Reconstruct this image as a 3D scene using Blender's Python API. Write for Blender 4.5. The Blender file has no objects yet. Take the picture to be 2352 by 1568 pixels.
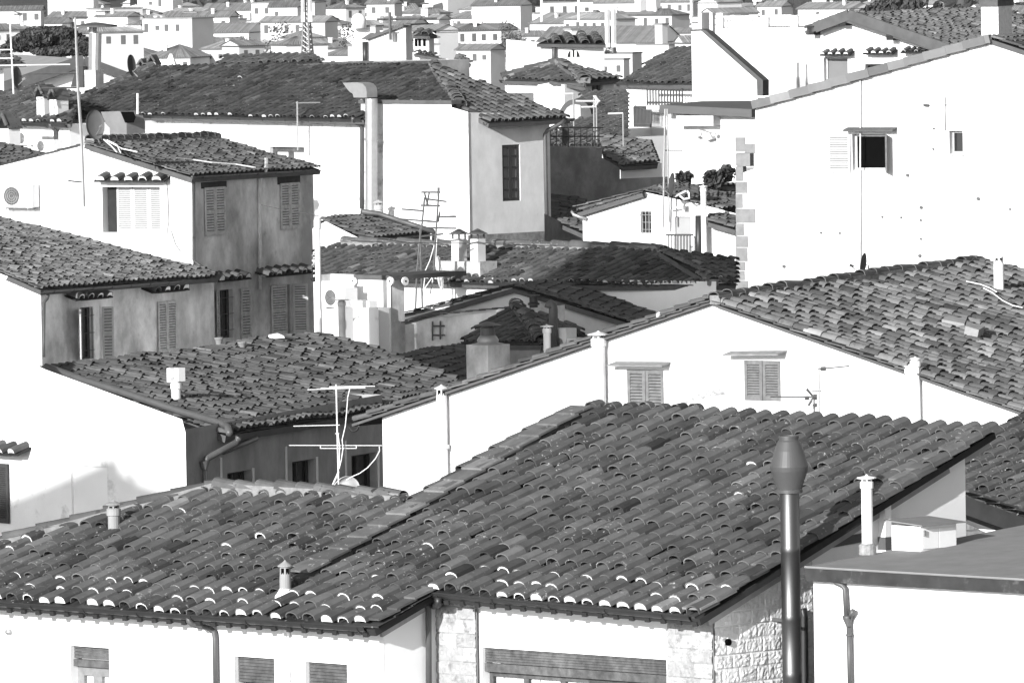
import bpy, math, random
import numpy as np
from mathutils import Vector, Matrix
from mathutils.geometry import tessellate_polygon
S = bpy.context.scene
# ---------------------------------------------------------------- camera, sky, sun, exposure
FPX, HZ, CAMH, ROLL = 9000.0, -110.0, 28.0, math.radians(-0.9)
TILT = math.atan((341 - HZ) / FPX)
R0 = Vector((1, 0, 0)); F0 = Vector((0, math.cos(TILT), -math.sin(TILT))); U0 = R0.cross(F0)
RX = R0 * math.cos(ROLL) + U0 * math.sin(ROLL); UX = U0 * math.cos(ROLL) - R0 * math.sin(ROLL)
CAM = Vector((0, 0, CAMH))
cd = bpy.data.cameras.new('camera'); cam = bpy.data.objects.new('camera', cd); S.collection.objects.link(cam)
cd.sensor_width = 36; cd.lens = FPX * 36 / 1024; cd.clip_start = 1; cd.clip_end = 20000
mw = Matrix((( RX.x, UX.x, -F0.x, CAM.x), (RX.y, UX.y, -F0.y, CAM.y), (RX.z, UX.z, -F0.z, CAM.z), (0, 0, 0, 1)))
cam.matrix_world = mw; S.camera = cam
SUN_EL = math.radians(16); SA = Vector((-.5, -.866, 0)).normalized()
SUNDIR = Vector((SA.x * math.cos(SUN_EL), SA.y * math.cos(SUN_EL), math.sin(SUN_EL)))
w = bpy.data.worlds.new('World'); S.world = w; w.use_nodes = True
wn = w.node_tree; bg = wn.nodes['Background']; sky = wn.nodes.new('ShaderNodeTexSky'); sky.sky_type = 'NISHITA'
sky.sun_disc = False; sky.sun_elevation = SUN_EL; sky.sun_rotation = math.atan2(SA.x, SA.y)
bw = wn.nodes.new('ShaderNodeRGBToBW'); wn.links.new(sky.outputs[0], bw.inputs[0]); wn.links.new(bw.outputs[0], bg.inputs[0])
bg.inputs[1].default_value = 0.13
sd = bpy.data.lights.new('sun', 'SUN'); sd.energy = 5.0; sd.angle = math.radians(.5); sd.color = (1, 1, 1)
sun = bpy.data.objects.new('sun', sd); S.collection.objects.link(sun)
sun.rotation_euler = SUNDIR.to_track_quat('Z', 'Y').to_euler(); sun.location = (-100, -50, 120)
S.view_settings.view_transform = 'Standard'; S.view_settings.look = 'None'; S.view_settings.exposure = 0.62; S.view_settings.gamma = 1
S.cycles.max_bounces = 5; S.cycles.diffuse_bounces = 3; S.cycles.volume_bounces = 0
rnd = random.Random(7); nr = np.random.RandomState(5)
# ---------------------------------------------------------------- pixel grid of the 2352 px wide photograph -> rays
FS = FPX * 2.296875
def ray(x, y):
    return (F0 * FS + RX * (x - 1176) - UX * (y - 783.5)) / FS
def pt(x, y, d):
    r = ray(x, y); return CAM + r * (d / r.y)
ROWS = (0, 401.95, 803.9, 1166.2)
def z(c, r, *p): return [(588 * c + .25632 * a, ROWS[r] + .25632 * b) for a, b in p]
def mpp(d): return d / FS
UP = Vector((0, 0, 1))
class Plane:
    def __init__(s, o, n, v=None):
        s.o = Vector(o); s.n = Vector(n).normalized()
        s.u = UP.cross(s.n).normalized() if v is None else None
        s.v = s.n.cross(s.u) if v is None else Vector(v).normalized()
        if s.u is None: s.u = s.v.cross(s.n).normalized()
    def at(s, x, y, h=0.0):
        r = ray(x, y); k = (s.o + s.n * h - CAM).dot(s.n) / r.dot(s.n); return CAM + r * k
    def uvp(s, p): q = p - s.o; return (q.dot(s.u), q.dot(s.v))
    def uv(s, x, y): return s.uvp(s.at(x, y))
    def P(s, u, v, h=0.0): return s.o + s.u * u + s.v * v + s.n * h
def VP(x, y, d, az): return Plane(pt(x, y, d), Vector((az[0], az[1], 0)))
def VPp(p, az): return Plane(p, Vector((az[0], az[1], 0)))
def RPp(p, az, t):
    a = Vector((az[0], az[1], 0)).normalized(); v = (-a + UP * t).normalized(); u = UP.cross(a)
    return Plane(p, u.cross(v), v)
def RP(x, y, d, az, t): return RPp(pt(x, y, d), az, t)
def nrm(a, b): l = math.hypot(a, b); return (a / l, b / l)
FN, SN = (-.7071, -.7071), (.7071, -.7071)
GN, GR, GL = nrm(-.5, -.866), nrm(.866, -.5), nrm(-.866, .5)
LN, LS = nrm(-.475, -.88), nrm(.88, -.475)
GH, HR, HL = nrm(-.62, -.785), nrm(.785, -.62), nrm(-.785, .62)
# ---------------------------------------------------------------- materials
def M(name, base, rough=.9, var=.15, sc=2.0, tone=False, spots=0.0, spot=.6, spsc=9.0, bump=0.0, bsc=40.0, streak=0.0, metal=0.0, stain=None, spec=.08):
    m = bpy.data.materials.new(name); m.use_nodes = True; nt = m.node_tree; N = nt.nodes; L = nt.links
    b = N['Principled BSDF']; b.inputs['Roughness'].default_value = rough; b.inputs['Metallic'].default_value = metal
    b.inputs['Specular IOR Level'].default_value = spec
    tc = N.new('ShaderNodeTexCoord')
    def noise(scale, det=5, vec=None, rough=.6):
        n = N.new('ShaderNodeTexNoise'); n.inputs['Scale'].default_value = scale; n.inputs['Detail'].default_value = det
        n.inputs['Roughness'].default_value = rough
        L.new(vec or tc.outputs['Object'], n.inputs['Vector']); return n.outputs['Fac']
    def mr(v, a, bb, c, d):
        n = N.new('ShaderNodeMapRange'); L.new(v, n.inputs[0])
        for i, q in enumerate((a, bb, c, d)): n.inputs[i + 1].default_value = q
        return n.outputs[0]
    def mul(a, bb):
        n = N.new('ShaderNodeMath'); n.operation = 'MULTIPLY'
        for i, q in enumerate((a, bb)):
            if isinstance(q, (int, float)): n.inputs[i].default_value = q
            else: L.new(q, n.inputs[i])
        return n.outputs[0]
    def mix(f, a, bb):
        n = N.new('ShaderNodeMix'); n.data_type = 'FLOAT'; L.new(f, n.inputs[0])
        for i, q in ((2, a), (3, bb)):
            if isinstance(q, (int, float)): n.inputs[i].default_value = q
            else: L.new(q, n.inputs[i])
        return n.outputs[0]
    v = mul(mr(noise(sc), .25, .75, 1 - var, 1 + var), base)
    if tone:
        at = N.new('ShaderNodeAttribute'); at.attribute_name = 'tone'; v = mul(v, at.outputs['Fac'])
    if streak:
        mp = N.new('ShaderNodeMapping'); mp.inputs['Scale'].default_value = (.55, .55, .34); L.new(tc.outputs['Object'], mp.inputs[0])
        v = mul(v, mr(noise(1.0, 9, mp.outputs[0], .68), .38, .62, 1 - streak, 1.08)); v = mul(v, mr(noise(1.7, 9, None, .7), .58, .74, 1.0, 1 - streak * .7))
    if stain:
        v = mix(mr(noise(stain[0], 8, None, .75), stain[1], stain[2], 0, 1), v, stain[3])
    if spots:
        big = mr(noise(.7, 2), .4, .65, 0, 1)
        f = mul(mr(noise(spsc, 4), .66 - .1 * spots, .7 - .1 * spots, 0, 1), big); v = mix(f, v, spot)
    L.new(v, b.inputs['Base Color'])
    if bump:
        bp = N.new('ShaderNodeBump'); bp.inputs['Strength'].default_value = bump; bp.inputs['Distance'].default_value = .02
        L.new(noise(bsc, 6), bp.inputs['Height']); L.new(bp.outputs[0], b.inputs['Normal'])
    return m
def stone_mat():
    m = M('rough_stone', .42, .9, .14, 6, bump=.9, bsc=14)
    nt = m.node_tree; N = nt.nodes; L = nt.links; b = N['Principled BSDF']
    uv = N.new('ShaderNodeUVMap'); uv.uv_map = 'uv'
    br = N.new('ShaderNodeTexBrick'); L.new(uv.outputs[0], br.inputs[0]); br.inputs['Scale'].default_value = 1
    br.inputs['Brick Width'].default_value = .5; br.inputs['Row Height'].default_value = .23; br.inputs['Mortar Size'].default_value = .012
    br.inputs['Mortar Smooth'].default_value = .5; br.inputs['Color1'].default_value = (1, 1, 1, 1); br.inputs['Color2'].default_value = (.86, .86, .86, 1); br.inputs['Mortar'].default_value = (.72, .72, .72, 1)
    old = b.inputs['Base Color'].links[0].from_socket
    mx = N.new('ShaderNodeMix'); mx.data_type = 'RGBA'; mx.blend_type = 'MULTIPLY'; mx.inputs[0].default_value = 1
    L.new(old, mx.inputs[6]); L.new(br.outputs[0], mx.inputs[7]); L.new(mx.outputs[2], b.inputs['Base Color'])
    bp = N.new('ShaderNodeBump'); bp.inputs['Strength'].default_value = .8; bp.inputs['Distance'].default_value = .05; bp.invert = True
    L.new(br.outputs['Fac'], bp.inputs['Height']); L.new(bp.outputs[0], [n for n in N if n.type == 'BUMP' and n != bp][0].inputs['Normal'])
    return m
PLA = M('white_plaster', .74, .92, .05, 1.2, bump=.15, bsc=8)
PLS = M('stained_white_plaster', .72, .92, .08, 1.2, stain=(2.2, .60, .72, .34), bump=.15, bsc=8)
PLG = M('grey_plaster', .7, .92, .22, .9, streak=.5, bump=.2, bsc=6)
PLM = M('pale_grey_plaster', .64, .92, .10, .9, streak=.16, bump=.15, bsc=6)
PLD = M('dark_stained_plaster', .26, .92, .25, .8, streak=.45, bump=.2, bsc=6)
STONE = stone_mat()
QUOIN = M('sandstone_block', .2, .9, .2, 4, bump=.5, bsc=10)
TILE = M('clay_tile', .086, .85, .24, 3.5, tone=True, spots=.35, spot=.40, spsc=16, bump=.15, bsc=60)
TILEO = M('old_clay_tile', .13, .88, .24, 5, tone=True, spots=.75, spot=.05, spsc=9, bump=.25, bsc=50)
TILEM = M('weathered_clay_tile', .09, .88, .3, 4, tone=True, spots=.6, spot=.035, spsc=8, bump=.2, bsc=50)
TILED = M('darkened_clay_tile', .056, .87, .28, 4, tone=True, spots=.3, spot=.25, spsc=12, bump=.2, bsc=50)
SLABM = M('flat_clay_slab', .12, .88, .25, 4, tone=True, spots=.4, spot=.4, spsc=10)
TILEF = M('distant_clay_tile', .12, .9, .22, 1.2, tone=True)
POTM = M('grey_render_pot', .26, .9, .15, 5)
RMORT = M('dirty_ridge_mortar', .2, .95, .3, 9, bump=.3)
MORTG = M('grey_mortar', .42, .95, .25, 12, bump=.3)
MORT = M('white_mortar', .72, .95, .2, 12, bump=.3)
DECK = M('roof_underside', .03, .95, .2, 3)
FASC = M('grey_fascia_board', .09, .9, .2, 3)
METD = M('dark_metal', .022, .45, .15, 4, spec=.5)
METG = M('dull_copper_pipe', .075, .5, .2, 3, spec=.5)
METS = M('satin_metal', .12, .42, .08, 3, metal=.9)
METL = M('galvanised_metal', .34, .5, .1, 5, metal=.6)
WHM = M('white_enamel', .8, .4, .03, 3)
WHP = M('pale_pipe', .62, .6, .15, 3, streak=.2)
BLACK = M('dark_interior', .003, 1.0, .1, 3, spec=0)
GLASS = M('dark_glass', .02, .12, .1, 2, spec=.6)
VERGE = M('pale_verge_board', .3, .9, .25, 3)
WOOD = M('weathered_wood', .11, .85, .45, 9, streak=.5)
SHUT = M('shade_toned_grey_shutter', .46, .8, .3, 8)  # grey lightened to make up for the shade these shutters stand in
SHUTH = M('sun_toned_grey_shutter', .15, .8, .3, 8)  # same grey shutter, its colour lowered against the sun
SHUTL = M('pale_shutter', .44, .8, .15, 8)
SHUTD = M('dark_shutter', .05, .8, .2, 8)
CURT = M('white_curtain', .72, .9, .05, 5)
DISH = M('dark_dish', .05, .6, .1, 3)
DISHL = M('pale_dish', .6, .5, .05, 3)
CABLE = M('white_cable', .75, .6, .05, 3)
FELT = M('roofing_felt', .21, .9, .12, 3, bump=.2, bsc=30)
RUST = M('stained_fascia_metal', .04, .6, .3, 4, stain=(3, .58, .72, .13))
CONC = M('concrete', .4, .95, .2, 4, stain=(3, .55, .7, .15))
LEAF = M('dark_foliage', .055, .8, .4, 1.5, tone=True)
# ---------------------------------------------------------------- mesh building
OFF = {}
def linked(o): S.collection.objects.link(o); return o
def meta(o, label=None, cat=None, group=None, kind=None):
    for k, v in (('label', label), ('category', cat), ('group', group), ('kind', kind)):
        if v: o[k] = v
    return o
def thing(name, label, cat, loc, group=None):
    o = linked(bpy.data.objects.new(name, None)); o.location = loc; o.empty_display_size = .3
    OFF[o.name] = Vector(loc); return meta(o, label, cat, group)
class MB:
    def __init__(s): s.v = []; s.f = []; s.m = []; s.t = []; s.uvs = None
    def add(s, vs, fs, mi=0, tone=1.0):
        k = len(s.v); s.v += [tuple(p) for p in vs]; s.f += [tuple(i + k for i in f) for f in fs]; s.m += [mi] * len(fs); s.t += [tone] * len(fs)
    def hexa(s, a, b, mi=0, tone=1.0):   # a, b: matching rings of points, closed prism
        n = len(a); s.add(list(a) + list(b), [tuple(range(n))[::-1], tuple(range(n, 2 * n))] + [(i, (i + 1) % n, n + (i + 1) % n, n + i) for i in range(n)], mi, tone)
    def boxp(s, pl, u0, v0, u1, v1, h0, h1, mi=0, tone=1.0):
        s.hexa([pl.P(u0, v0, h0), pl.P(u1, v0, h0), pl.P(u1, v1, h0), pl.P(u0, v1, h0)], [pl.P(u0, v0, h1), pl.P(u1, v0, h1), pl.P(u1, v1, h1), pl.P(u0, v1, h1)], mi, tone)
    def bar(s, a, b, w, t=None, mi=0, up=None):  # square bar
        a = Vector(a); b = Vector(b); d = (b - a).normalized(); up = Vector(up) if up else (UP if abs(d.z) < .9 else Vector((0, 1, 0)))
        x = d.cross(up).normalized() * (w / 2); y = x.cross(d).normalized() * ((t or w) / 2)
        s.hexa([a - x - y, a + x - y, a + x + y, a - x + y], [b - x - y, b + x - y, b + x + y, b - x + y], mi)
    def tube(s, pts, r, n=8, mi=0, cap=True):
        pts = [Vector(p) for p in pts]; rings = []; m = len(pts); rr = r if isinstance(r, (list, tuple)) else [r] * m
        ref = None
        for i, p in enumerate(pts):
            d = (pts[min(i + 1, m - 1)] - pts[max(i - 1, 0)]).normalized()
            if ref is None: ref = Vector((0, 0, 1)) if abs(d.z) < .8 else Vector((1, 0, 0))
            x = d.cross(ref).normalized(); y = x.cross(d).normalized(); ref = y
            rings.append([p + (x * math.cos(q) + y * math.sin(q)) * rr[i] for q in [2 * math.pi * k / n for k in range(n)]])
        vs = sum(rings, []); fs = [(i * n + k, i * n + (k + 1) % n, (i + 1) * n + (k + 1) % n, (i + 1) * n + k) for i in range(m - 1) for k in range(n)]
        if cap: fs += [tuple(range(n))[::-1], tuple(range((m - 1) * n, m * n))]
        s.add(vs, fs, mi)
    def lathe(s, base, prof, n=16, mi=0, cap=True):
        base = Vector(base); m = len(prof); vs = []
        for r, h in prof: vs += [base + Vector((r * math.cos(2 * math.pi * k / n), r * math.sin(2 * math.pi * k / n), h)) for k in range(n)]
        fs = [(i * n + k, i * n + (k + 1) % n, (i + 1) * n + (k + 1) % n, (i + 1) * n + k) for i in range(m - 1) for k in range(n)]
        if cap: fs += [tuple(range(n))[::-1], tuple(range((m - 1) * n, m * n))]
        s.add(vs, fs, mi)
    def wall(s, pl, chain, holes=(), depth=.16, ground=True, mi=0, hmi=None):
        pts = [pl.uv(*p) if not isinstance(p, Vector) else pl.uvp(p) for p in chain]
        if ground: gz = -pl.o.z - .5; pts = pts + [(pts[-1][0], gz), (pts[0][0], gz)]
        hs = []
        for (x0, y0, x1, y1) in holes:
            a = pl.uv(x0, y0); b = pl.uv(x1, y1); hs.append([(a[0], a[1]), (b[0], a[1]), (b[0], b[1]), (a[0], b[1])])
        loops = [[Vector((a, b, 0)) for a, b in q] for q in [pts] + hs]
        flat = [p for q in loops for p in q]
        tris = [tuple(t) for t in tessellate_polygon(loops)]
        fs = []
        for t in tris:
            a, b, c = (flat[i] for i in t)
            fs.append(t if (b - a).cross(c - a).z > 0 else t[::-1])
        s.add([pl.P(p.x, p.y) for p in flat], fs, mi)
        for q in hs:
            s.add([pl.P(a, b) for a, b in q] + [pl.P(a, b, -depth) for a, b in q], [(0, 1, 5, 4), (1, 2, 6, 5), (2, 3, 7, 6), (3, 0, 4, 7)], mi if hmi is None else hmi)
        return pts, hs
    def shell(s, pl, chain, L, sides='LRB', mi=0):   # the hidden flanks and back of a house behind one wall
        pts = [pl.uv(*p) if not isinstance(p, Vector) else pl.uvp(p) for p in chain]; gz = -pl.o.z - .5
        def quad(a, b): s.add([a[0], a[1], b[1], b[0]], [(0, 1, 2, 3)], mi)
        f = lambda p, h: (pl.P(p[0], gz, h), pl.P(p[0], p[1], h))
        if 'L' in sides: quad(f(pts[0], -.004), f(pts[0], -L))
        if 'R' in sides: quad(f(pts[-1], -.004), f(pts[-1], -L))
        if 'B' in sides:
            q = pts + [(pts[-1][0], gz), (pts[0][0], gz)]; loop = [Vector((a, b, 0)) for a, b in q]
            s.add([pl.P(p.x, p.y, -L) for p in loop], [tuple(t) for t in tessellate_polygon([loop])], mi)
    def build(s, name, mats, parent=None, smooth=False, uvpl=None):
        me = bpy.data.meshes.new(name); o = bpy.data.objects.new(name, me); linked(o)
        off = OFF.get(parent.name, Vector()) if parent else Vector()
        if not isinstance(mats, (list, tuple)): mats = [mats]
        if parent is None:
            zs = min(p[2] for p in s.v); off = Vector((sum(p[0] for p in s.v) / len(s.v), sum(p[1] for p in s.v) / len(s.v), zs)); o.location = off
        OFF[o.name] = off
        me.from_pydata([(a - off.x, b - off.y, c - off.z) for a, b, c in s.v], [], s.f)
        for m in mats: me.materials.append(m)
        if len(mats) > 1: me.polygons.foreach_set('material_index', s.m)
        if smooth: me.polygons.foreach_set('use_smooth', [True] * len(s.f))
        a = me.attributes.new('tone', 'FLOAT', 'FACE'); a.data.foreach_set('value', s.t)
        if uvpl:
            ul = me.uv_layers.new(name='uv'); vi = np.empty(len(me.loops), int); me.loops.foreach_get('vertex_index', vi)
            co = np.array(s.v)
            u = np.abs((co - np.array(uvpl.o)) @ np.array(uvpl.u)) if False else (co - np.array(uvpl.o)) @ (np.array(uvpl.u))
            v2 = co[:, 2]; ul.data.foreach_set('uv', np.stack([u[vi], v2[vi]], 1).ravel())
        me.update()
        if parent: o.parent = parent
        return o
# ---------------------------------------------------------------- clay tile roofs
def spans(poly, u):
    vs = []
    for (a, b), (c, d) in zip(poly, poly[1:] + poly[:1]):
        if (a > u) != (c > u): vs.append(b + (u - a) / (c - a) * (d - b))
    vs.sort(); return list(zip(vs[::2], vs[1::2]))
def tiles(parent, name, pl, poly, cu=.33, ev=.33, mat=None, hi=True, plug=0, r=None, pans=True, seed=1, sag=.02, jit=1.0, tv=.13, mort_p=.85, stag=0.0, mort=None):
    g = np.random.RandomState(seed); mat = mat or TILE
    r0, r1 = r or (.35 * cu, .31 * cu)
    us = [p[0] for p in poly]; u0, u1 = min(us), max(us); n = max(1, int(round((u1 - u0) / cu))); cu = (u1 - u0) / n if n < 30 else cu; n = int((u1 - u0) / cu)
    B, Pn = [], []
    for i in range(n + 1):
        for k, off in ((0, .5), (1, 1.0)):
            u = u0 + (i + off) * cu
            if u >= u1: continue
            for a, b in spans(poly, u):
                if b - a < .12: continue
                j = 0; sh = g.uniform(-.04, .04) if k == 0 else 0; ph = g.rand() * ev * stag
                v = a
                while v < b - .08:
                    e = min(v + ev + .06 - (ph if j == 0 else 0), b + .03); (B if k == 0 else Pn).append((u, v + (sh if j else 0), e, j)); v += ev - (ph if j == 0 else 0); j += 1
    if not B: return None
    B = np.array(B); N = len(B)
    seg = 6 if hi else 4; th = np.pi * np.arange(seg + 1) / seg; cx, cy = -np.cos(th), np.sin(th) ** .7; K = seg + 1
    du = g.normal(0, .008 * jit, N); rot = g.normal(0, .014 * jit, N); dh = g.normal(0, .005 * jit, N); sc = 1 + g.normal(0, .05 * jit, N)
    bad = g.rand(N) < .02 * jit; rot[bad] *= 3; dh[bad] += .012
    low = sag * (np.sin(B[:, 0] * .9 + seed) * np.cos(B[:, 1] * .7 + seed * 2) + .6 * np.sin(B[:, 0] * 2.1 + B[:, 1] * 1.3))
    def ring(ra, hy, v, hb, uoff): return np.stack([B[:, 0:1] + uoff[:, None] + ra[:, None] * cx, np.repeat(v[:, None], K, 1), (hb + low + dh)[:, None] + hy[:, None] * cy * 1.12], 2)
    one = np.ones(N); La = r0 * sc; Lb = r1 * sc
    hk = .85 if r else .78; hk *= 1 + g.normal(0, .05, N)
    o1 = ring(La, La * hk, B[:, 1], .02 * one, du); o2 = ring(Lb, Lb * hk, B[:, 2], -.008 * one, du + rot * (B[:, 2] - B[:, 1]))
    i1 = ring(La * .89, La * hk * .85, B[:, 1], .02 * one, du); i2 = ring(La * .84, La * hk * .8, B[:, 1] + .07, .016 * one, du)
    rings = [o1, o2, i1] + ([i2] if hi else [])
    V = np.concatenate(rings, 1).reshape(-1, 3); nv = K * len(rings)
    f = [(k, k + 1, K + k + 1, K + k) for k in range(seg)] + [(2 * K + k, 2 * K + k + 1, k + 1, k) for k in range(seg)]
    if hi: f += [(3 * K + k, 3 * K + k + 1, 2 * K + k + 1, 2 * K + k) for k in range(seg)]
    f = np.array(f); Fq = (f[None] + (np.arange(N) * nv)[:, None, None]).reshape(-1, 4)
    tone = np.clip(1 + g.normal(0, tv, N), .5, 1.6); q = g.rand(N); tone[q < .035] *= .5; tone[q > .97] *= 1.55
    T = np.repeat(tone[:, None], len(f), 1); T[:, seg:2 * seg] *= .95 + .4 * g.rand(N)[:, None]; T = T.ravel(); MI = np.zeros(len(Fq), int)
    faces = Fq.tolist(); tones = T.tolist(); mis = MI.tolist(); verts = V
    if plug or hi:
        sel = np.where(((B[:, 3] < plug) & (g.rand(N) < mort_p)) | (g.rand(N) < (.025 if plug == 3 else .004)))[0]; k0 = len(verts)
        pv = []
        for t in sel:
            c = i1[t].copy(); c[:, 1] += .004; lo = c.copy(); q_ = g.uniform(.6, .88); lo[:, 2] = c[0, 2] + (c[:, 2] - c[0, 2]) * q_ - .004; lo[:, 0] = B[t, 0] + (c[:, 0] - B[t, 0]) * (.82 if B[t, 3] else .9)
            if B[t, 3] == 0 and g.rand() < .6: lo[:, 2] = c[0, 2] + (c[:, 2] - c[0, 2]) * g.uniform(0, .35) - .006
            base = k0 + len(pv); pv += c.tolist() + lo.tolist()
            for w_ in range(K - 1): faces.append([base + w_, base + K + w_, base + K + w_ + 1, base + w_ + 1]); tones.append(1.0); mis.append(1)
        if pv: verts = np.concatenate([verts, np.array(pv)])
    if pans and Pn:
        Pn = np.array(Pn); m = len(Pn); k0 = len(verts); hw = cu * .5
        lw = sag * (np.sin(Pn[:, 0] * .9 + seed) * np.cos(Pn[:, 1] * .7 + seed * 2) + .6 * np.sin(Pn[:, 0] * 2.1 + Pn[:, 1] * 1.3)) + g.normal(0, .003, m)
        def row(s, v, h): return np.stack([Pn[:, 0] + s * hw, v, h + lw], 1)
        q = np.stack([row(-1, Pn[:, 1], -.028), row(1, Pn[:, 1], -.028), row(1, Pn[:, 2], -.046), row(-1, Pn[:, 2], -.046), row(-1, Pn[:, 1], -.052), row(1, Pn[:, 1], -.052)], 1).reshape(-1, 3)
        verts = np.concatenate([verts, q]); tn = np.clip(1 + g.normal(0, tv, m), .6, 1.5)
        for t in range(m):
            b = k0 + 6 * t; faces += [(b, b + 1, b + 2, b + 3), (b + 4, b + 5, b + 1, b)]; tones += [tn[t] * .5] * 2; mis += [0, 0]  # pans darkened: the shade between tile columns is put into their tone
    W = np.array(pl.o) + verts[:, 0:1] * np.array(pl.u) + verts[:, 1:2] * np.array(pl.v) + verts[:, 2:3] * np.array(pl.n)
    mb = MB(); mb.v = [tuple(p) for p in W.tolist()]; mb.f = [tuple(x) for x in faces]; mb.t = tones; mb.m = mis
    return mb.build(name, [mat, mort or MORT], parent)
def roof(parent, pl, px, name='roof', th=.14, deck=True, fasc=None, **kw):
    poly = [pl.uv(*p) if not isinstance(p, Vector) else pl.uvp(p) for p in px]
    o = tiles(parent, name, pl, poly, **kw)
    if deck:
        mb = MB(); loop = [Vector((a, b, 0)) for a, b in poly]; n = len(loop); tr = [tuple(t) for t in tessellate_polygon([loop])]
        tr = [t if (loop[t[1]] - loop[t[0]]).cross(loop[t[2]] - loop[t[0]]).z > 0 else t[::-1] for t in tr]
        vs = [pl.P(p.x, p.y, -.06) for p in loop] + [pl.P(p.x, p.y, -.06 - th) for p in loop]
        mb.add(vs, tr + [tuple(i + n for i in t[::-1]) for t in tr]); ccw = sum(a.x * b.y - b.x * a.y for a, b in zip(loop, loop[1:] + loop[:1])) > 0
        mb.add(vs, [((i, n + i, n + (i + 1) % n, (i + 1) % n) if ccw else (i, (i + 1) % n, n + (i + 1) % n, n + i)) for i in range(n)], 1)
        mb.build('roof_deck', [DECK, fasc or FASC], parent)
    return o
def ridge(parent, a, b, w=.3, step=.4, mat=None, name='ridge_tiles', seed=3, lift=.04, cross=None, r=None, mortar=True):
    a = Vector(a); b = Vector(b); v = (b - a).normalized(); u = v.cross(UP).normalized(); n = u.cross(v); a = a + n * lift
    pl = Plane(a, n, v); L = (b - a).length
    o = tiles(parent, name, pl, [(-w / 2, 0), (w / 2, 0), (w / 2, L), (-w / 2, L)], cu=w, ev=step, mat=mat, r=r or (.5 * w, .42 * w), pans=False, seed=seed, sag=.012)
    if mortar:
        mb = MB(); mb.boxp(pl, -w * .44, .03, w * .44, L - .03, -.12, w * .2); mb.build('ridge_mortar', RMORT, parent)
    return o
def slabs(parent, pl, p0, p1, w=.28, step=.36, mat=None, th=.03, name='verge_tiles', seed=2, lift=.03, side=0.0):
    # flat clay slabs laid in steps up a sloping line on plane pl (p0 lower end, p1 upper end, world points)
    g = random.Random(seed); p0 = Vector(p0); p1 = Vector(p1); d = (p1 - p0); L = d.length; d /= L; s = d.cross(pl.n).normalized(); mb = MB(); k = 0; v = 0
    while v < L - .05:
        e = min(step * 1.15, L - v + .05); a = p0 + d * v + pl.n * (lift + .03) + s * (side + g.uniform(-.015, .015)); b = p0 + d * (v + e) + pl.n * lift + s * (side + g.uniform(-.015, .015))
        x = s * (w / 2); t = pl.n * th
        mb.hexa([a - x, a + x, a + x + t, a - x + t], [b - x, b + x, b + x + t, b - x + t], 0, g.choice((.75, .9, 1, 1, 1.15, 1.5)))
        v += step; k += 1
    return mb.build(name, mat or TILEM, parent)
def pipe(parent, pts, r, mat=None, name='downpipe', n=10, bands=0):
    mb = MB(); mb.tube(pts, r, n)
    if bands:
        a, b = Vector(pts[-2]), Vector(pts[-1])
        for k in range(bands):
            q = a.lerp(b, (k + .5) / bands); d = (b - a).normalized() * r * .35; mb.tube([q - d, q + d], r * 1.25, n)
    return mb.build(name, mat or METG, parent, smooth=n > 6)
def gutter(parent, a, b, r=.055, mat=None):
    # half round trough with an open end and hanger straps
    a = Vector(a); b = Vector(b); d = (b - a).normalized(); x = Vector((d.y, -d.x, 0)).normalized(); mb = MB(); n = 9
    def prof(p, rr): return [p + x * rr * math.cos(t) - UP * rr * math.sin(t) for t in [math.pi * k / (n - 1) for k in range(n)]]
    vs = prof(a, r) + prof(b, r) + prof(a, r * .88) + prof(b, r * .88); fs = []
    for k in range(n - 1): fs += [(k, k + 1, n + k + 1, n + k), (2 * n + k + 1, 2 * n + k, 3 * n + k, 3 * n + k + 1), (k + 1, k, 2 * n + k, 2 * n + k + 1), (n + k, n + k + 1, 3 * n + k + 1, 3 * n + k)]
    fs += [(0, n, 3 * n, 2 * n), (n - 1, 3 * n - 1, 4 * n - 1, 2 * n - 1)]; mb.add(vs, fs)
    mb.tube([a + x * r, b + x * r], r * .16, 6); L = (b - a).length; k = .6
    while k < L: q = a + d * k; mb.tube([p for p in prof(q, r * 1.06)], .012, 4); k += 1.1
    return mb.build('gutter', mat or METD, parent)
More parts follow.
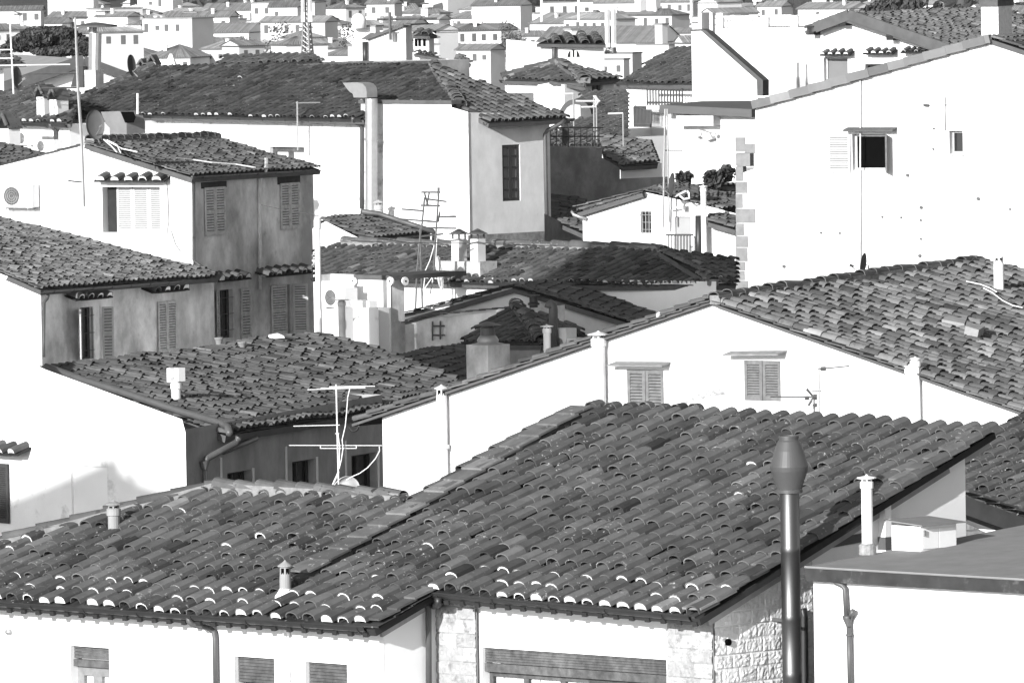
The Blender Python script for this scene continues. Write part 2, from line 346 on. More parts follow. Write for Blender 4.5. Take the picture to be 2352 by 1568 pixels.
def shutter(parent, pl, x0, y0, x1, y1, h=.05, mat=None, slats=14, yaw=0.0, hinge='L', name='shutter', uvr=None, mid=True):
    # louvred leaf; yaw swings it open about its hinge
    if uvr: a, b = (uvr[0], uvr[3]), (uvr[2], uvr[1])
    else: a = pl.uv(x0, y0); b = pl.uv(x1, y1)
    W, H = b[0] - a[0], a[1] - b[1]
    hu = a[0] if hinge == 'L' else b[0]; o = pl.P(hu, b[1], h); sgn = 1 if hinge == 'L' else -1
    c, s_ = math.cos(yaw), math.sin(yaw); U = (pl.u * c * sgn + pl.n * s_); Nn = (U.cross(pl.v) if hinge == 'L' else pl.v.cross(U)); t = .035; f = min(.07, W * .16)
    mb = MB()
    def bx(u0, v0, u1, v1, h0=0.0, h1=t):
        q = lambda u, v, k: o + U * u + pl.v * v + Nn * k
        mb.hexa([q(u0, v0, h0), q(u1, v0, h0), q(u1, v1, h0), q(u0, v1, h0)], [q(u0, v0, h1), q(u1, v0, h1), q(u1, v1, h1), q(u0, v1, h1)])
    bx(0, 0, f, H); bx(W - f, 0, W, H); bx(f, 0, W - f, f * 1.2); bx(f, H - f * 1.2, W - f, H)
    if mid and H > W * 1.6: bx(f, H * .5 - f * .4, W - f, H * .5 + f * .4)
    mb.hexa([o + U * a_ + pl.v * b_ + Nn * .001 for a_, b_ in ((f, f), (W - f, f), (W - f, H - f), (f, H - f))], [o + U * a_ + pl.v * b_ + Nn * .004 for a_, b_ in ((f, f), (W - f, f), (W - f, H - f), (f, H - f))], 1); n = slats; hh = (H - 2.4 * f) / n; q = lambda u, v, k: o + U * u + pl.v * v + Nn * k  # dark backing sheet added for the shadow lines between the slats
    for i in range(n):
        v0 = f * 1.2 + i * hh
        mb.hexa([q(f, v0, t), q(W - f, v0, t), q(W - f, v0 + .008, t), q(f, v0 + .008, t)], [q(f, v0 + hh * .66, .006), q(W - f, v0 + hh * .66, .006), q(W - f, v0 + hh * .74, .006), q(f, v0 + hh * .74, .006)], 0, rnd.uniform(.7, 1.3))
    return mb.build(name, [mat or SHUT, DECK], parent)
def window(parent, pl, hole, mat=None, pane=None, depth=.16, mull=1, bars=0, sill=False, frame=.05, pane_d=None, rail=None):
    (x0, y1), (x1, _), (_, y0), _q = hole; mb = MB(); d = -depth
    f = frame
    mb.boxp(pl, x0, y0, x0 + f, y1, d + .005, d + .06); mb.boxp(pl, x1 - f, y0, x1, y1, d + .005, d + .06); mb.boxp(pl, x0 + f, y1 - f, x1 - f, y1, d + .005, d + .06); mb.boxp(pl, x0 + f, y0, x1 - f, y0 + f, d + .005, d + .06)
    for k in range(mull): u = x0 + (x1 - x0) * (k + 1) / (mull + 1); mb.boxp(pl, u - f * .7, y0 + f, u + f * .7, y1 - f, d + .005, d + .055)
    for k in range(bars): v = y0 + (y1 - y0) * (k + 1) / (bars + 1); mb.boxp(pl, x0 + f, v - f * .3, x1 - f, v + f * .3, d + .006, d + .05)
    fr = mb.build('window', mat or WOOD, parent)
    pb = MB(); pb.boxp(pl, x0, y0, x1, y1, d - .02, d); pb.build('pane', pane or GLASS, fr)
    if sill:
        sb = MB(); sb.boxp(pl, x0 - .06, y0 - .05, x1 + .06, y0 - .002, -.05, .07); sb.build('sill', CONC, fr)
    return fr
def grille(parent, pl, hole, nv=4, nh=3, h=.02, mat=None, r=.009):
    (x0, y1), (x1, _), (_, y0), _q = hole; mb = MB()
    for k in range(nv): u = x0 + (x1 - x0) * (k + .5) / nv; mb.tube([pl.P(u, y0, h), pl.P(u, y1, h)], r, 5)
    for k in range(nh): v = y0 + (y1 - y0) * (k + .5) / nh; mb.tube([pl.P(x0 - .02, v, h), pl.P(x1 + .02, v, h)], r, 5)
    return mb.build('window_grille', mat or METD, parent)
def awning(parent, pl, x0, y0, x1, y1, out=.42, n=4, mat=None, t=.35, seed=1):
    a = pl.at(x0, y0, out); b = pl.at(x1, y1, out); L = (b - a).dot(pl.u); rp = RPp(a + (b - a) * 0, (pl.n.x, pl.n.y), t)
    v = out / math.cos(math.atan(t)); poly = [(0, 0), (L, 0), (L, v), (0, v)]
    o = tiles(parent, 'awning', rp, poly, cu=L / n, ev=v * .98, mat=mat or TILEM, hi=True, r=(.32 * L / n, .3 * L / n), seed=seed, sag=.0, plug=1, mort_p=.7)
    mb = MB(); mb.boxp(rp, 0, .02, L, v, -.05, -.012); mb.build('awning_board', DECK, parent); return o
def pole(p, h, r=.02): return [p, p + UP * h]
def stand(pl, xb, yb, yt):
    p = pl.at(xb, yb); q = pt(xb, yt, p.y); return p, q.z - p.z
def antenna(label, base, top, booms, mat=None, group=None, name='tv_antenna', r=.018):
    # booms: (height fraction, length left, length right, element half length, count, tilt)
    base = Vector(base); top = Vector(top); t = thing(name, label, 'antenna', base, group); mb = MB(); mb.tube([base, top], r, 6); mb.build('mast', mat or METL, t)
    for (k, l, rr, e, n, tilt) in booms:
        c = base.lerp(top, k); d = Vector((math.cos(tilt), math.sin(tilt) * .6, 0)); mb = MB(); a, b = c - d * l, c + d * rr; mb.tube([a, b], r * .7, 5); s = Vector((-d.y, d.x, 0)).normalized()
        for i in range(n):
            q = a.lerp(b, (i + .5) / n); ee = e * (1 - .25 * i / max(1, n)); mb.tube([q - s * ee, q + s * ee], r * .4, 4)
        mb.build('boom', mat or METL, t)
    return t
def dish(label, c, r, face, mat=None, arm=True, mount=None, name='satellite_dish', group=None, squash=1.1):
    c = Vector(c); f = Vector(face).normalized(); x = f.cross(UP).normalized(); y = x.cross(f); t = thing(name, label, 'satellite dish', mount or (c - y * r), group); mb = MB(); n = 28; rg = []
    for h0 in (0, -.018):
        for k, q in enumerate((.0, .35, .7, 1.0)):
            rg.append([c + f * (-.22 * r * (1 - q * q) + h0) + (x * math.cos(a) + y * squash * math.sin(a)) * r * max(q, .01) for a in [2 * math.pi * i / n for i in range(n)]])
    vs = sum(rg, []); fs = []
    for b in (0, 4):
        for i in range(3):
            for k in range(n): qd = ((b + i) * n + k, (b + i) * n + (k + 1) % n, (b + i + 1) * n + (k + 1) % n, (b + i + 1) * n + k); fs.append(qd if b else qd[::-1])
    for k in range(n): fs.append((3 * n + k, 3 * n + (k + 1) % n, 7 * n + (k + 1) % n, 7 * n + k))
    mb.add(vs, fs); mb.build('reflector', mat or DISH, t, smooth=True)
    if arm:
        mb = MB(); e = c + f * r * 1.1 - y * r * .35; mb.tube([c - y * r * 1.0, e], .014, 6); mb.tube([e - f * .06, e + f * .06 + y * .03], .04, 8); mb.build('feed_arm', METL, t)
    mb = MB(); mb.tube([c - f * (.22 * r + .02), c - f * (.22 * r + .12), (Vector(mount) if mount else c - y * r * 1.2 - f * .2)], .022, 6); mb.build('bracket', METL, t)
    return t
def acunit(label, pl, x0, y0, x1, y1, dep=.3, h=.06, group=None, fanside='L', mat=None):
    a = pl.uvp(pl.at(x0, y0, h + dep)); b = pl.uvp(pl.at(x1, y1, h + dep)); W = b[0] - a[0]; H = a[1] - b[1]; t = thing('air_conditioner', label, 'air conditioner', pl.P(a[0] + W / 2, b[1], h), group)
    mb = MB(); mb.boxp(pl, a[0], b[1], b[0], a[1], h, h + dep); mb.build('casing', mat or WHM, t)
    mb = MB(); c = (a[0] + W * (.36 if fanside == 'L' else .64), b[1] + H * .5); R = min(H * .4, W * .34)
    for q in (1, .75, .5, .25): mb.tube([pl.P(c[0] + R * q * math.cos(k * math.pi / 10), c[1] + R * q * math.sin(k * math.pi / 10), h + dep + .012) for k in range(21)], .008, 4, cap=False)
    for k in range(-4, 5): e = R * math.sqrt(1 - (k / 4.6) ** 2); mb.tube([pl.P(c[0] + k * R / 4.6, c[1] - e, h + dep + .012), pl.P(c[0] + k * R / 4.6, c[1] + e, h + dep + .012)], .006, 4)
    mb.build('fan_grille', METL, t)
    mb = MB(); mb.add([pl.P(c[0] + R * math.cos(k * math.pi / 12), c[1] + R * math.sin(k * math.pi / 12), h + dep + .004) for k in range(24)], [tuple(range(24))]); mb.build('fan_opening', FASC, t)
    mb = MB()
    for u in (a[0] + W * .15, a[0] + W * .85): mb.boxp(pl, u - .02, b[1] - .05, u + .02, b[1], 0, h + dep)
    mb.build('bracket', METL, t)
    return t
def chimney(parent, p, w, h, mat=None, cap='plate', name='chimney', az=FN, wd=None):
    pl = VPp(Vector(p), az); mb = MB(); wd = wd or w; mb.boxp(pl, -w / 2, -.4, w / 2, h, -wd / 2, wd / 2); st = mb.build(name, mat or PLM, parent)
    mb = MB()
    if cap == 'plate':
        for u in (-.4, .4):
            for k in (-.4, .4): mb.boxp(pl, u * w - .02, h, u * w + .02, h + .14, k * wd - .02, k * wd + .02)
        n = 14; mb.lathe(pl.P(0, h + .14, 0), [(w * .95, 0), (w * .9, .02), (w * .3, .12), (.02, .16)], n); mb.build('chimney_cap', METG, st)
    elif cap == 'tent':
        for s in (-1, 1): mb.hexa([pl.P(s * w * .62, h - .02, -wd * .62), pl.P(s * w * .62, h - .02, wd * .62), pl.P(s * w * .62, h + .03, wd * .62), pl.P(s * w * .62, h + .03, -wd * .62)], [pl.P(0, h + w * .95, -wd * .62), pl.P(0, h + w * .95, wd * .62), pl.P(0, h + w * 1.02 + .03, wd * .62), pl.P(0, h + w * 1.02 + .03, -wd * .62)])
        for s in (-1, 1): mb.tube([pl.P(s * w * .5, h + .1, wd * .66), pl.P(s * .06 * w, h + w * .92, wd * .66)], w * .13, 8)
        mb.build('chimney_cap', TILEM, st)
    elif cap == 'slab': mb.boxp(pl, -w * .62, h + .1, w * .62, h + .15, -wd * .62, wd * .62); mb.boxp(pl, -w * .4, h, -w * .2, h + .1, -wd * .4, wd * .4); mb.boxp(pl, w * .2, h, w * .4, h + .1, -wd * .4, wd * .4); mb.build('chimney_cap', FASC, st)
    return st
def pot(parent, p, r, h, mat=None, name='flue_pot', capr=1.55, caph=.5, collar=True, capmat=None):
    # round flue with a slotted neck and a conical hat
    mb = MB(); p = Vector(p); b = h - r * (caph * 2.6)
    prof = [(r * 1.02, -.3), (r, 0), (r, b - r * 1.4)]
    if collar: prof += [(r * 1.2, b - r * 1.3), (r * 1.2, b - r * .2), (r, b - r * .1)]
    prof += [(r * .92, b), (r * .92, h - r * caph * 1.6)]; mb.lathe(p, prof, 16); o = mb.build(name, mat or PLM, parent, smooth=False)
    mb = MB(); t = h - r * caph * 1.6
    mb.lathe(p, [(r * capr, t), (r * capr, t + .015), (r * .3, h - .02), (.01, h)], 16); mb.build('flue_cap', capmat or mat or PLM, o)
    mb = MB(); d = Vector((0, -1, 0))
    for ang in (-.5, .45):
        d = Vector((math.sin(ang), -math.cos(ang), 0)); s = d.cross(UP); c = p + d * r * .93 + UP * (t - r * .75); mb.hexa([c - s * r * .28 - UP * r * .5, c + s * r * .28 - UP * r * .5, c + s * r * .28 + UP * r * .5, c - s * r * .28 + UP * r * .5], [q - d * .06 for q in (c - s * r * .28 - UP * r * .5, c + s * r * .28 - UP * r * .5, c + s * r * .28 + UP * r * .5, c - s * r * .28 + UP * r * .5)])
    mb.build('flue_slot', BLACK, o); return o

def rough_wall(parent, pl, chain, ybot, name='stone_wall', mat=None, cell=.02, bw=.36, bh=.19, relief=.05, seed=1):
    # quarry faced blocks: a fine grid pushed out block by block, recessed at the joints
    top = [pl.uv(*p) for p in chain]; u0, u1 = top[0][0], top[-1][0]; vb = pl.uv(chain[0][0], ybot)[1]; g = np.random.RandomState(seed); vt = max(p[1] for p in top)
    nu, nv = int((u1 - u0) / cell), int((vt - vb) / cell); us = np.linspace(u0, u1, nu + 1); vs = np.linspace(vb, vt, nv + 1)
    U, V = np.meshgrid(us, vs); row = np.floor(V / bh); off = (row * .37) % 1 * bw; jit = np.sin(row * 12.9) * .3; wu = (U + off) / (bw * (1 + .25 * jit)); col = np.floor(wu)
    du = np.minimum(wu - col, 1 - (wu - col)) * bw; dv = np.minimum(V / bh - row, 1 - (V / bh - row)) * bh; e = np.clip(np.minimum(du, dv) / .02, 0, 1)
    hsh = lambda a, b, c: np.modf(np.sin(a * 12.9898 + b * 78.233 + c) * 43758.5453)[0] % 1
    rnds = np.zeros_like(U)
    for sc, am in ((.13, .45), (.06, .5), (.032, .5)):
        gx, gy = np.floor(U / sc), np.floor(V / sc); fx, fy = U / sc - gx, V / sc - gy; fx, fy = fx * fx * (3 - 2 * fx), fy * fy * (3 - 2 * fy)
        rnds += am * ((hsh(gx, gy, seed) * (1 - fx) + hsh(gx + 1, gy, seed) * fx) * (1 - fy) + (hsh(gx, gy + 1, seed) * (1 - fx) + hsh(gx + 1, gy + 1, seed) * fx) * fy)
    rnds = np.abs(rnds - .72) * 1.9; Hh = (e ** .8) * relief * (.3 + .75 * rnds + .35 * hsh(col, row, 3.1)); lim = np.interp(U, [p[0] for p in top], [p[1] for p in top]); V2 = np.minimum(V, lim)
    tone = .88 + .24 * hsh(col, row, 7.7)
    W = np.array(pl.o) + U[..., None] * np.array(pl.u) + V2[..., None] * np.array(pl.v) + Hh[..., None] * np.array(pl.n)
    mb = MB(); mb.v = [tuple(p) for p in W.reshape(-1, 3).tolist()]; ok = V[:-1] < lim[:-1]
    for j in range(nv):
        for i in range(nu):
            if ok[j, i] or ok[j, i + 1]: a = j * (nu + 1) + i; mb.f.append((a, a + 1, a + nu + 2, a + nu + 1)); mb.t.append(float(tone[j, i]))
    mb.m = [0] * len(mb.f); return mb.build(name, mat or STONE2, parent)
STONE3 = M('sun_toned_pier_stone', .33, .92, .16, 9, tone=True, stain=(6, .52, .64, .2))  # side wall stone again, colour lowered for piers in full sun
STONE2 = M('quarry_faced_stone', .58, .92, .12, 7, tone=True)
# ================================================================ ground
mb = MB(); n = 40
def ground_z(y): t = min(1, max(0, (y - 340) / 500)); return -15 * t * t * (3 - 2 * t)
gx = [-1500 + 3000 * i / n for i in range(n + 1)]; gy = [60, 150, 250] + [340 + 20 * j for j in range(27)] + [900 + 280 * j for j in range(11)]
mb.add([(x, y, ground_z(y)) for y in gy for x in gx], [(j * (n + 1) + i, j * (n + 1) + i + 1, (j + 1) * (n + 1) + i + 1, (j + 1) * (n + 1) + i) for j in range(len(gy) - 1) for i in range(n)])
meta(mb.build('ground', M('street_ground', .16, .95, .2, .05)), kind='structure')
# ================================================================ N: the near house with the large clay roof
rN = RP(845, 1437, 121, FN, .36)
N = thing('tiled_house', 'nearest house with the big clay tile roof across the foreground and stone corner piers', 'house', pt(880, 1500, 121.5) * 1)
polyN = [(-90, 1372), (858, 1436), (990, 1358), (1604, 1411), (2282, 983), (1345, 927), (935, 1146), (500, 1117), (-90, 1276)]
roof(N, rN, polyN, cu=.335, ev=.35, plug=3, seed=11, th=.09, mort_p=.62, fasc=DECK, tv=.2, jit=1.25)
# line of flat slabs down the roof, slabs along the right verge and the two short verges
slabs(N, rN, rN.at(690, 1318, .085), rN.at(1330, 938, .085), w=.40, step=.4, lift=.0, seed=4, th=.03, mat=SLABM)
slabs(N, rN, rN.at(1606, 1408), rN.at(2272, 986), w=.34, step=.36, lift=.02, side=-.12, seed=5, mat=SLABM)
slabs(N, rN, rN.at(866, 1432), rN.at(1003, 1352), w=.3, step=.36, lift=.02, side=-.1, seed=6, mat=TILEM)
ridge(N, rN.at(500, 1122, .02), rN.at(930, 1146, .02), w=.24, step=.42, seed=8, mat=TILEM)
ridge(N, rN.at(-60, 1268, .0), rN.at(500, 1119, .0), w=.2, step=.5, seed=9, mat=TILEM, lift=.05)
cA = rN.at(858, 1436); out = .42
wN = VPp(rN.at(858, 1436) - Vector((FN[0], FN[1], 0)) * out, FN)
cornerN = wN.at(880, 1450); wNs = VPp(cornerN, SN)
mb = MB()
_, h1 = mb.wall(wN, [(-120, 1345), (880, 1420)], [(161, 1481, 253, 1640), (538, 1505, 632, 1640), (701, 1518, 799, 1640)], depth=.22)
mb.build('wall', PLA, N); mb = MB()
mb.wall(wNs, [(880, 1418), (1012, 1338)]); mb.build('side_wall', PLA, N)
for i, h in enumerate(h1):
    (x0, y1), (x1, _), (_, y0), _q = h
    sb = MB(); H = y1 - y0; lo = y1 - (.10 if i == 0 else .20 if i == 1 else .9) * 1.9; nsl = int((y1 - lo) / .045)
    for k in range(nsl): sb.boxp(wN, x0, y1 - .045 * (k + 1) + .006, x1, y1 - .045 * k, -.10 - .003 * (k % 2), -.075, 0, rnd.uniform(.7, 1.35))
    sb.boxp(wN, x0, lo - .10, x1, lo - .004, -.12, -.06)
    sb.build('roller_shutter', WOOD, N)
    if i < 2:
        hw = [(x0, lo - .1), (x1, lo - .1), (x1, y0), (x0, y0)]
        window(N, wN, hw, mat=M('bleached_wood', .2, .8, .3, 8) if i == 0 else WOOD, pane=CURT if i == 0 else GLASS, depth=.2, mull=1, frame=.13)
# second facade between rough stone piers
wB = VPp(rN.at(1300, 1382) - Vector((FN[0], FN[1], 0)) * .42, FN); pB = wB.at(1001, 1400); cR = wB.at(1638, 1440); wBs = VPp(cR, SN); wBp = VPp(pB - Vector((FN[0], FN[1], 0)) * .06, FN)
mb = MB(); mb.wall(wB, [(1001, 1345), (1094, 1352)]); mb.build('pier_core', QUOIN, N); mb = MB(); mb.wall(wB, [(1532, 1392), (1638, 1399)]); mb.build('pier_core', QUOIN, N); rough_wall(N, wB, [(1002, 1347), (1093, 1353)], 1640, 'stone_pier', STONE3, relief=.03, seed=2); rough_wall(N, wB, [(1533, 1392), (1637, 1399)], 1640, 'stone_pier', STONE3, relief=.03, seed=3)
mb = MB(); _, h2 = mb.wall(wBp, [(1090, 1350), (1540, 1393)], [(1107, 1485, 1533, 1660)], depth=.2); mb.build('panel_wall', PLA, N)
(x0, y1), (x1, _), (_, y0), _q = h2[0]
sb = MB()
for k in range(6): sb.boxp(wBp, x0, y1 - .035 * (k + 1) + .004, x1, y1 - .035 * k, -.09 - .003 * (k % 2), -.06, 0, rnd.uniform(.75, 1.3))
sb.boxp(wBp, x0, y1 - .33, x1, y1 - .215, -.11, -.045, 0, 1.3); sb.build('roller_shutter', WOOD, N)
fw = window(N, wBp, [(x0, y1 - .33), (x1, y1 - .33), (x1, y0), (x0, y0)], pane=CURT, depth=.2, mull=4, frame=.07)
cm = MB()
for k in range(5):
    u = x0 + (x1 - x0) * k / 5 + .1; cm.boxp(wBp, u, y0, u + .13, y1 - .34, -.195, -.17)
cm.build('curtain_strip', SHUTL, fw)
mb = MB(); mb.wall(wBs, [(1638, 1394), (1862, 1245)]); mb.build('side_wall_core', QUOIN, N); rough_wall(N, wBs, [(1639, 1392), (1862, 1244)], 1660, 'stone_side_wall', relief=.03, seed=4)
mb = MB(); mb.wall(wBs, [(1862, 1246), (2216, 1016)]); mb.shell(wBs, [(1862, 1246), (2216, 1016)], 9, 'R'); mb.build('plaster_side_wall', PLA, N)
mb = MB(); c = wBs.at(1668, 1473); mb.tube([c + wBs.n * .06, c - wBs.n * .08], .045, 14); mb.build('vent_hole', BLACK, N)
# boards under the right verge and rafters under the gutters
for k, (pa, pb_) in enumerate((((1622, 1420), (2268, 1010)), ((872, 1446), (1003, 1367)))):
    a = rN.at(*pa, -.2); b = rN.at(*pb_, -.2); mb = MB(); mb.bar(a, b, .05, .2, up=rN.n); mb.build('verge_board', VERGE, N)
def rafters(parent, pl, pa, pb_, gap, back=.5, w=.075, h=.09, drop=.2, name='rafter_tail'):
    a = pl.at(*pa); b = pl.at(*pb_); d = (b - a); L = d.length; d /= L; nn = int(L / gap)
    for k in range(nn + 1):
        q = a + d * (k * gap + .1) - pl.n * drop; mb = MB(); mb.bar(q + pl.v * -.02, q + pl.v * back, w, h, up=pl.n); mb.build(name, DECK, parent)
rafters(N, rN, (-60, 1376), (850, 1437), .3, drop=.13, h=.06, w=.09)
rafters(N, rN, (1010, 1361), (1600, 1411), .3, drop=.13, h=.06, w=.09)
ga, gb = rN.at(-100, 1373, -.045), rN.at(850, 1438, -.045); e = Vector((FN[0], FN[1], 0)) * .055
gutter(N, ga + e, gb + e, .075); gutter(N, rN.at(951, 1354, -.045) + e, rN.at(1597, 1412, -.045) + e, .08)
P = lambda pl, L, h=.06: [pl.at(x, y, h) for x, y in L]
ho = out
pipe(N, [wN.at(*q, hh) for q, hh in zip(z(0, 3, (1690, 960), (1692, 1012), (1715, 1035), (1880, 1075), (1920, 1110), (1928, 1160), (1935, 1620)), (.42, .42, .40, .1, .06, .06, .06))], .041)
pipe(N, P(wN, z(1, 3, (268, 1030), (270, 1140)), .05) , .05, PLA, 'white_pipe'); pipe(N, P(wN, z(1, 3, (285, 1130), (290, 1170), (292, 1620)), .03), .022, PLA, 'white_pipe')
pipe(N, P(wNs, z(1, 3, (1478, 780), (1482, 845)), .12), .04); pipe(N, [wNs.at(x, y, .06) for x, y in z(1, 3, (1500, 858), (1535, 872), (1546, 905), (1548, 1640))], .042)
pipe(N, [wB.at(x, y, h) for (x, y), h in zip(z(1, 3, (1635, 800), (1635, 850), (1615, 872), (1590, 872)), (.42, .42, .3, .05))], .05, METD)
mb = MB(); c = wN.at(22, 1457); mb.lathe(c, [(.01, 0), (.055, .01), (.07, .04), (.055, .075), (.01, .085)], 12); meta(mb.build('wall_lamp', METL), 'small round bulkhead lamp on the white wall below the gutter at the lower left', 'lamp')
# flue pots on this roof
p, h = stand(rN, 262, 1222, 1147); pot(N, p, .085, h, POTM, capr=1.5, capmat=POTM)
p, h = stand(rN, 656, 1370, 1285); q = pot(N, p, .08, h, POTM, capr=1.3, caph=.7, collar=False, capmat=POTM)
mb = MB(); mb.lathe(p - UP * .04, [(.17, -.1), (.15, .05), (.1, .12), (.08, .16)], 12); mb.build('mortar_collar', MORT, N)
# near antenna and dish standing behind the left ridge
ab = pt(779, 1135, 127.5); at_ = pt(772, 882, 127.5)
t = antenna('tall white antenna mast with several booms before the dark windows', ab - UP * .6, at_, [], mat=WHP, r=.012)
def zt(c, r, d, *p): return [pt(x, y, d) for x, y in z(c, r, *p)]
mb = MB()
for a, b in (((460, 352), (980, 335)), ((655, 325), (1065, 320)), ((580, 338), (975, 330)), ((335, 678), (750, 668)), ((295, 850), (1130, 852)), ((575, 877), (900, 877))):
    q = zt(1, 2, 127.5, a, b); mb = MB(); mb.tube([q[0], q[1]], .0065, 5); mb.build('boom', WHP, t)
mb = MB()
for a, b in (((578, 850), (578, 877)), ((900, 850), (900, 877)), ((710, 745), (745, 745))): mb.tube(zt(1, 2, 127.5, a, b), .008, 4)
mb.build('clamp', WHP, t)
mb = MB()
for L in (((840, 345), (822, 420), (812, 560), (800, 680), (772, 800), (780, 880), (765, 980), (745, 1060)), ((735, 750), (750, 860), (748, 960), (742, 1060)), ((1105, 860), (1108, 900), (1070, 970), (1000, 1050), (930, 1100), (850, 1135), (810, 1160))): mb.tube(zt(1, 2, 127.45, *L), .0065, 5)
mb.build('cable', CABLE, t); mb = MB(); mb.tube(zt(1, 2, 127.5, (742, 1085), (665, 1255)), .014, 5); mb.build('stay', WHP, t)
dc = pt(793, 1132, 128); dish('pale dish half hidden behind the ridge at the antenna foot', dc, .235, (-.5, .85, .25), DISHL, mount=dc - UP * .6)
# ================================================================ terrace block at lower right
pc = wBs.at(1862, 1340); wT = VPp(pc, FN); zt_ = wT.at(1862, 1312).z
wa, wb_ = wBs.at(1842, 1269), wBs.at(1985, 1242); sl = (wb_ - wa).z / math.hypot((wb_ - wa).x, (wb_ - wa).y); hz = RPp(wa, FN, sl)
T = thing('flat_roofed_annex', 'white annex with flat felt roof and stained metal edge at the lower right', 'building', Vector((pc.x, pc.y, 0)))
f0 = hz.at(1850, 1300); wT = VPp(f0 - Vector((FN[0], FN[1], 0)) * .14, FN)
mb = MB(); mb.wall(wT, [wT.at(1868, 1314), wT.at(1868, 1314) + wT.u * 6.0]); mb.shell(wT, [wT.at(1868, 1314), wT.at(1868, 1314) + wT.u * 6.0], 6, 'RB'); mb.build('wall', PLA, T)
f0 = hz.at(1850, 1300); q = Vector((.7071, .7071, sl))
f1 = f0 + Vector((.7071, -.7071, 0)) * 6.5; L2 = 6.5
mb = MB(); mb.hexa([v - UP * .06 for v in (f0, f1, f1 + q * L2, f0 + q * L2)], [v for v in (f0, f1, f1 + q * L2, f0 + q * L2)]); mb.build('roof_felt', FELT, T)
mb = MB(); fn = Vector((FN[0], FN[1], 0)); mb.hexa([f0 - UP * .19 + fn * .004, f1 - UP * .19 + fn * .004, f1 - UP * .012 + fn * .004, f0 - UP * .012 + fn * .004], [f0 - UP * .19 - fn * .06, f1 - UP * .19 - fn * .06, f1 - UP * .012 - fn * .06, f0 - UP * .012 - fn * .06][:4]); mb.build('edge_flashing', RUST, T)
mb = MB(); mb.tube([f0 + fn * .01 - UP * .005, f1 + fn * .01 - UP * .005], .016, 6); mb.build('edge_trim', FELT, T)
pts = z(3, 3, (585, 595), (590, 640), (615, 670), (665, 690), (690, 720), (693, 760), (705, 975))
pipe(T, [wT.at(x, y, h) for (x, y), h in zip(pts, (.1, .1, .09, .07, .06, .06, .06))], .036, METG)
mb = MB(); c = [wT.at(x, y, .07) for x, y in z(3, 3, (716, 962), (716, 985), (723, 1050), (726, 1065))]; mb.tube(c, [.072, .07, .036, .034], 12); mb.tube([c[-1], wT.at(*z(3, 3, (738, 1640))[0], .07)], .036, 12); c2 = wT.at(*z(3, 3, (728, 1135))[0], .07); mb.tube([c2 - UP * .012, c2 + UP * .012], .046, 12)
mb.tube([wT.at(*z(3, 3, (735, 975))[0], .08), wT.at(*z(3, 3, (765, 915))[0], .1)], .034, 10); mb.build('rainwater_hopper', METG, T, smooth=True)
# tiled skirting, breast, white flue with tiled foot, cabinet
mb = MB(); a = Vector(f0); a = wBs.at(1842, 1262, .01); b = wBs.at(1985, 1235, .01); k = (Vector((.7071, .7071, sl)));  a = f0 + k * ((a - f0).dot(Vector((.7071, .7071, 0)))) + wBs.n * ((a - f0).dot(wBs.n)); b = f0 + k * ((b - f0).dot(Vector((.7071, .7071, 0)))) + wBs.n * ((b - f0).dot(wBs.n)); mb.hexa([a, a + wBs.n * .02, a + wBs.n * .02 + UP * .12, a + UP * .12], [b, b + wBs.n * .02, b + wBs.n * .02 + UP * .12, b + UP * .12]); mb.build('skirting', FASC, T)
def onT(x, y): return hz.at(x, y)
cb = wBs.at(*z(3, 3, (1055, 372))[0], .13); pl = VPp(cb, FN); W = .129; mb = MB()
ps = VPp(cb, SN); D = .12; top = .74
mb.boxp(pl, -W, -.3, 0, top, -D, 0); mb.build('chimney_breast', PLA, T)
mb = MB(); mb.boxp(pl, -W - .01, 0, .012, .17, -D, .015); mb.build('breast_skirting', FASC, T)
wf = onT(*z(3, 3, (893, 415))[0]); hh = pt(*z(3, 2, (875, 1110))[0], wf.y).z - wf.z
WF = thing('white_flue', 'white round flue with cone cap and tiled foot on the flat felt roof', 'flue', wf)
pot(WF, wf, .074, hh, WHM, 'flue_tube', capr=1.75, caph=.45, collar=True); mb = MB(); mb.lathe(wf, [(.115, 0), (.115, .13), (.08, .15)], 14); mb.build('tiled_foot', M('foot_tiles', .25, .5, .35, 18), WF)
cc = onT(*z(3, 3, (1370, 388))[0]); c1 = VPp(cc, FN); c2 = VPp(cc, SN); Wl = -c1.uv(*z(3, 3, (1110, 350))[0])[0]; Wr = c2.uv(*z(3, 3, (1690, 395))[0])[0]; Hc = pt(*z(3, 3, (1370, 165))[0], cc.y).z - cc.z
CB = thing('utility_cabinet', 'white double door cabinet under a slate slab on the flat felt roof', 'cabinet', cc)
mb = MB(); mb.boxp(c1, -Wl, 0, 0, Hc, -Wr, 0); mb.build('body', WHM, CB)
for u0, u1 in ((.02, Wr * .48), (Wr * .5, Wr - .02)): mb = MB(); mb.boxp(c2, u0, .03, u1, Hc - .04, 0, .015); mb.build('door', WHM, CB)
mb = MB(); mb.boxp(c1, -Wl * .52, .03, -.02, Hc - .04, 0, .012); mb.build('door', WHM, CB)
mb = MB(); mb.boxp(c2, .03, Hc * .62, .06, Hc * .85, .015, .04); mb.build('handle', METL, CB)
sp = lambda u, v, h: c1.P(u, v, h)
mb = MB(); k = .06; mb.hexa([sp(-Wl - k, Hc + .06, .08), sp(.1, Hc + .01, .08), sp(.1, Hc + .01, -Wr - .1), sp(-Wl - k, Hc + .06, -Wr - .1)], [sp(-Wl - k, Hc + .075, .08), sp(.1, Hc + .025, .08), sp(.1, Hc + .025, -Wr - .1), sp(-Wl - k, Hc + .075, -Wr - .1)]); mb.build('slab_roof', FELT, CB)
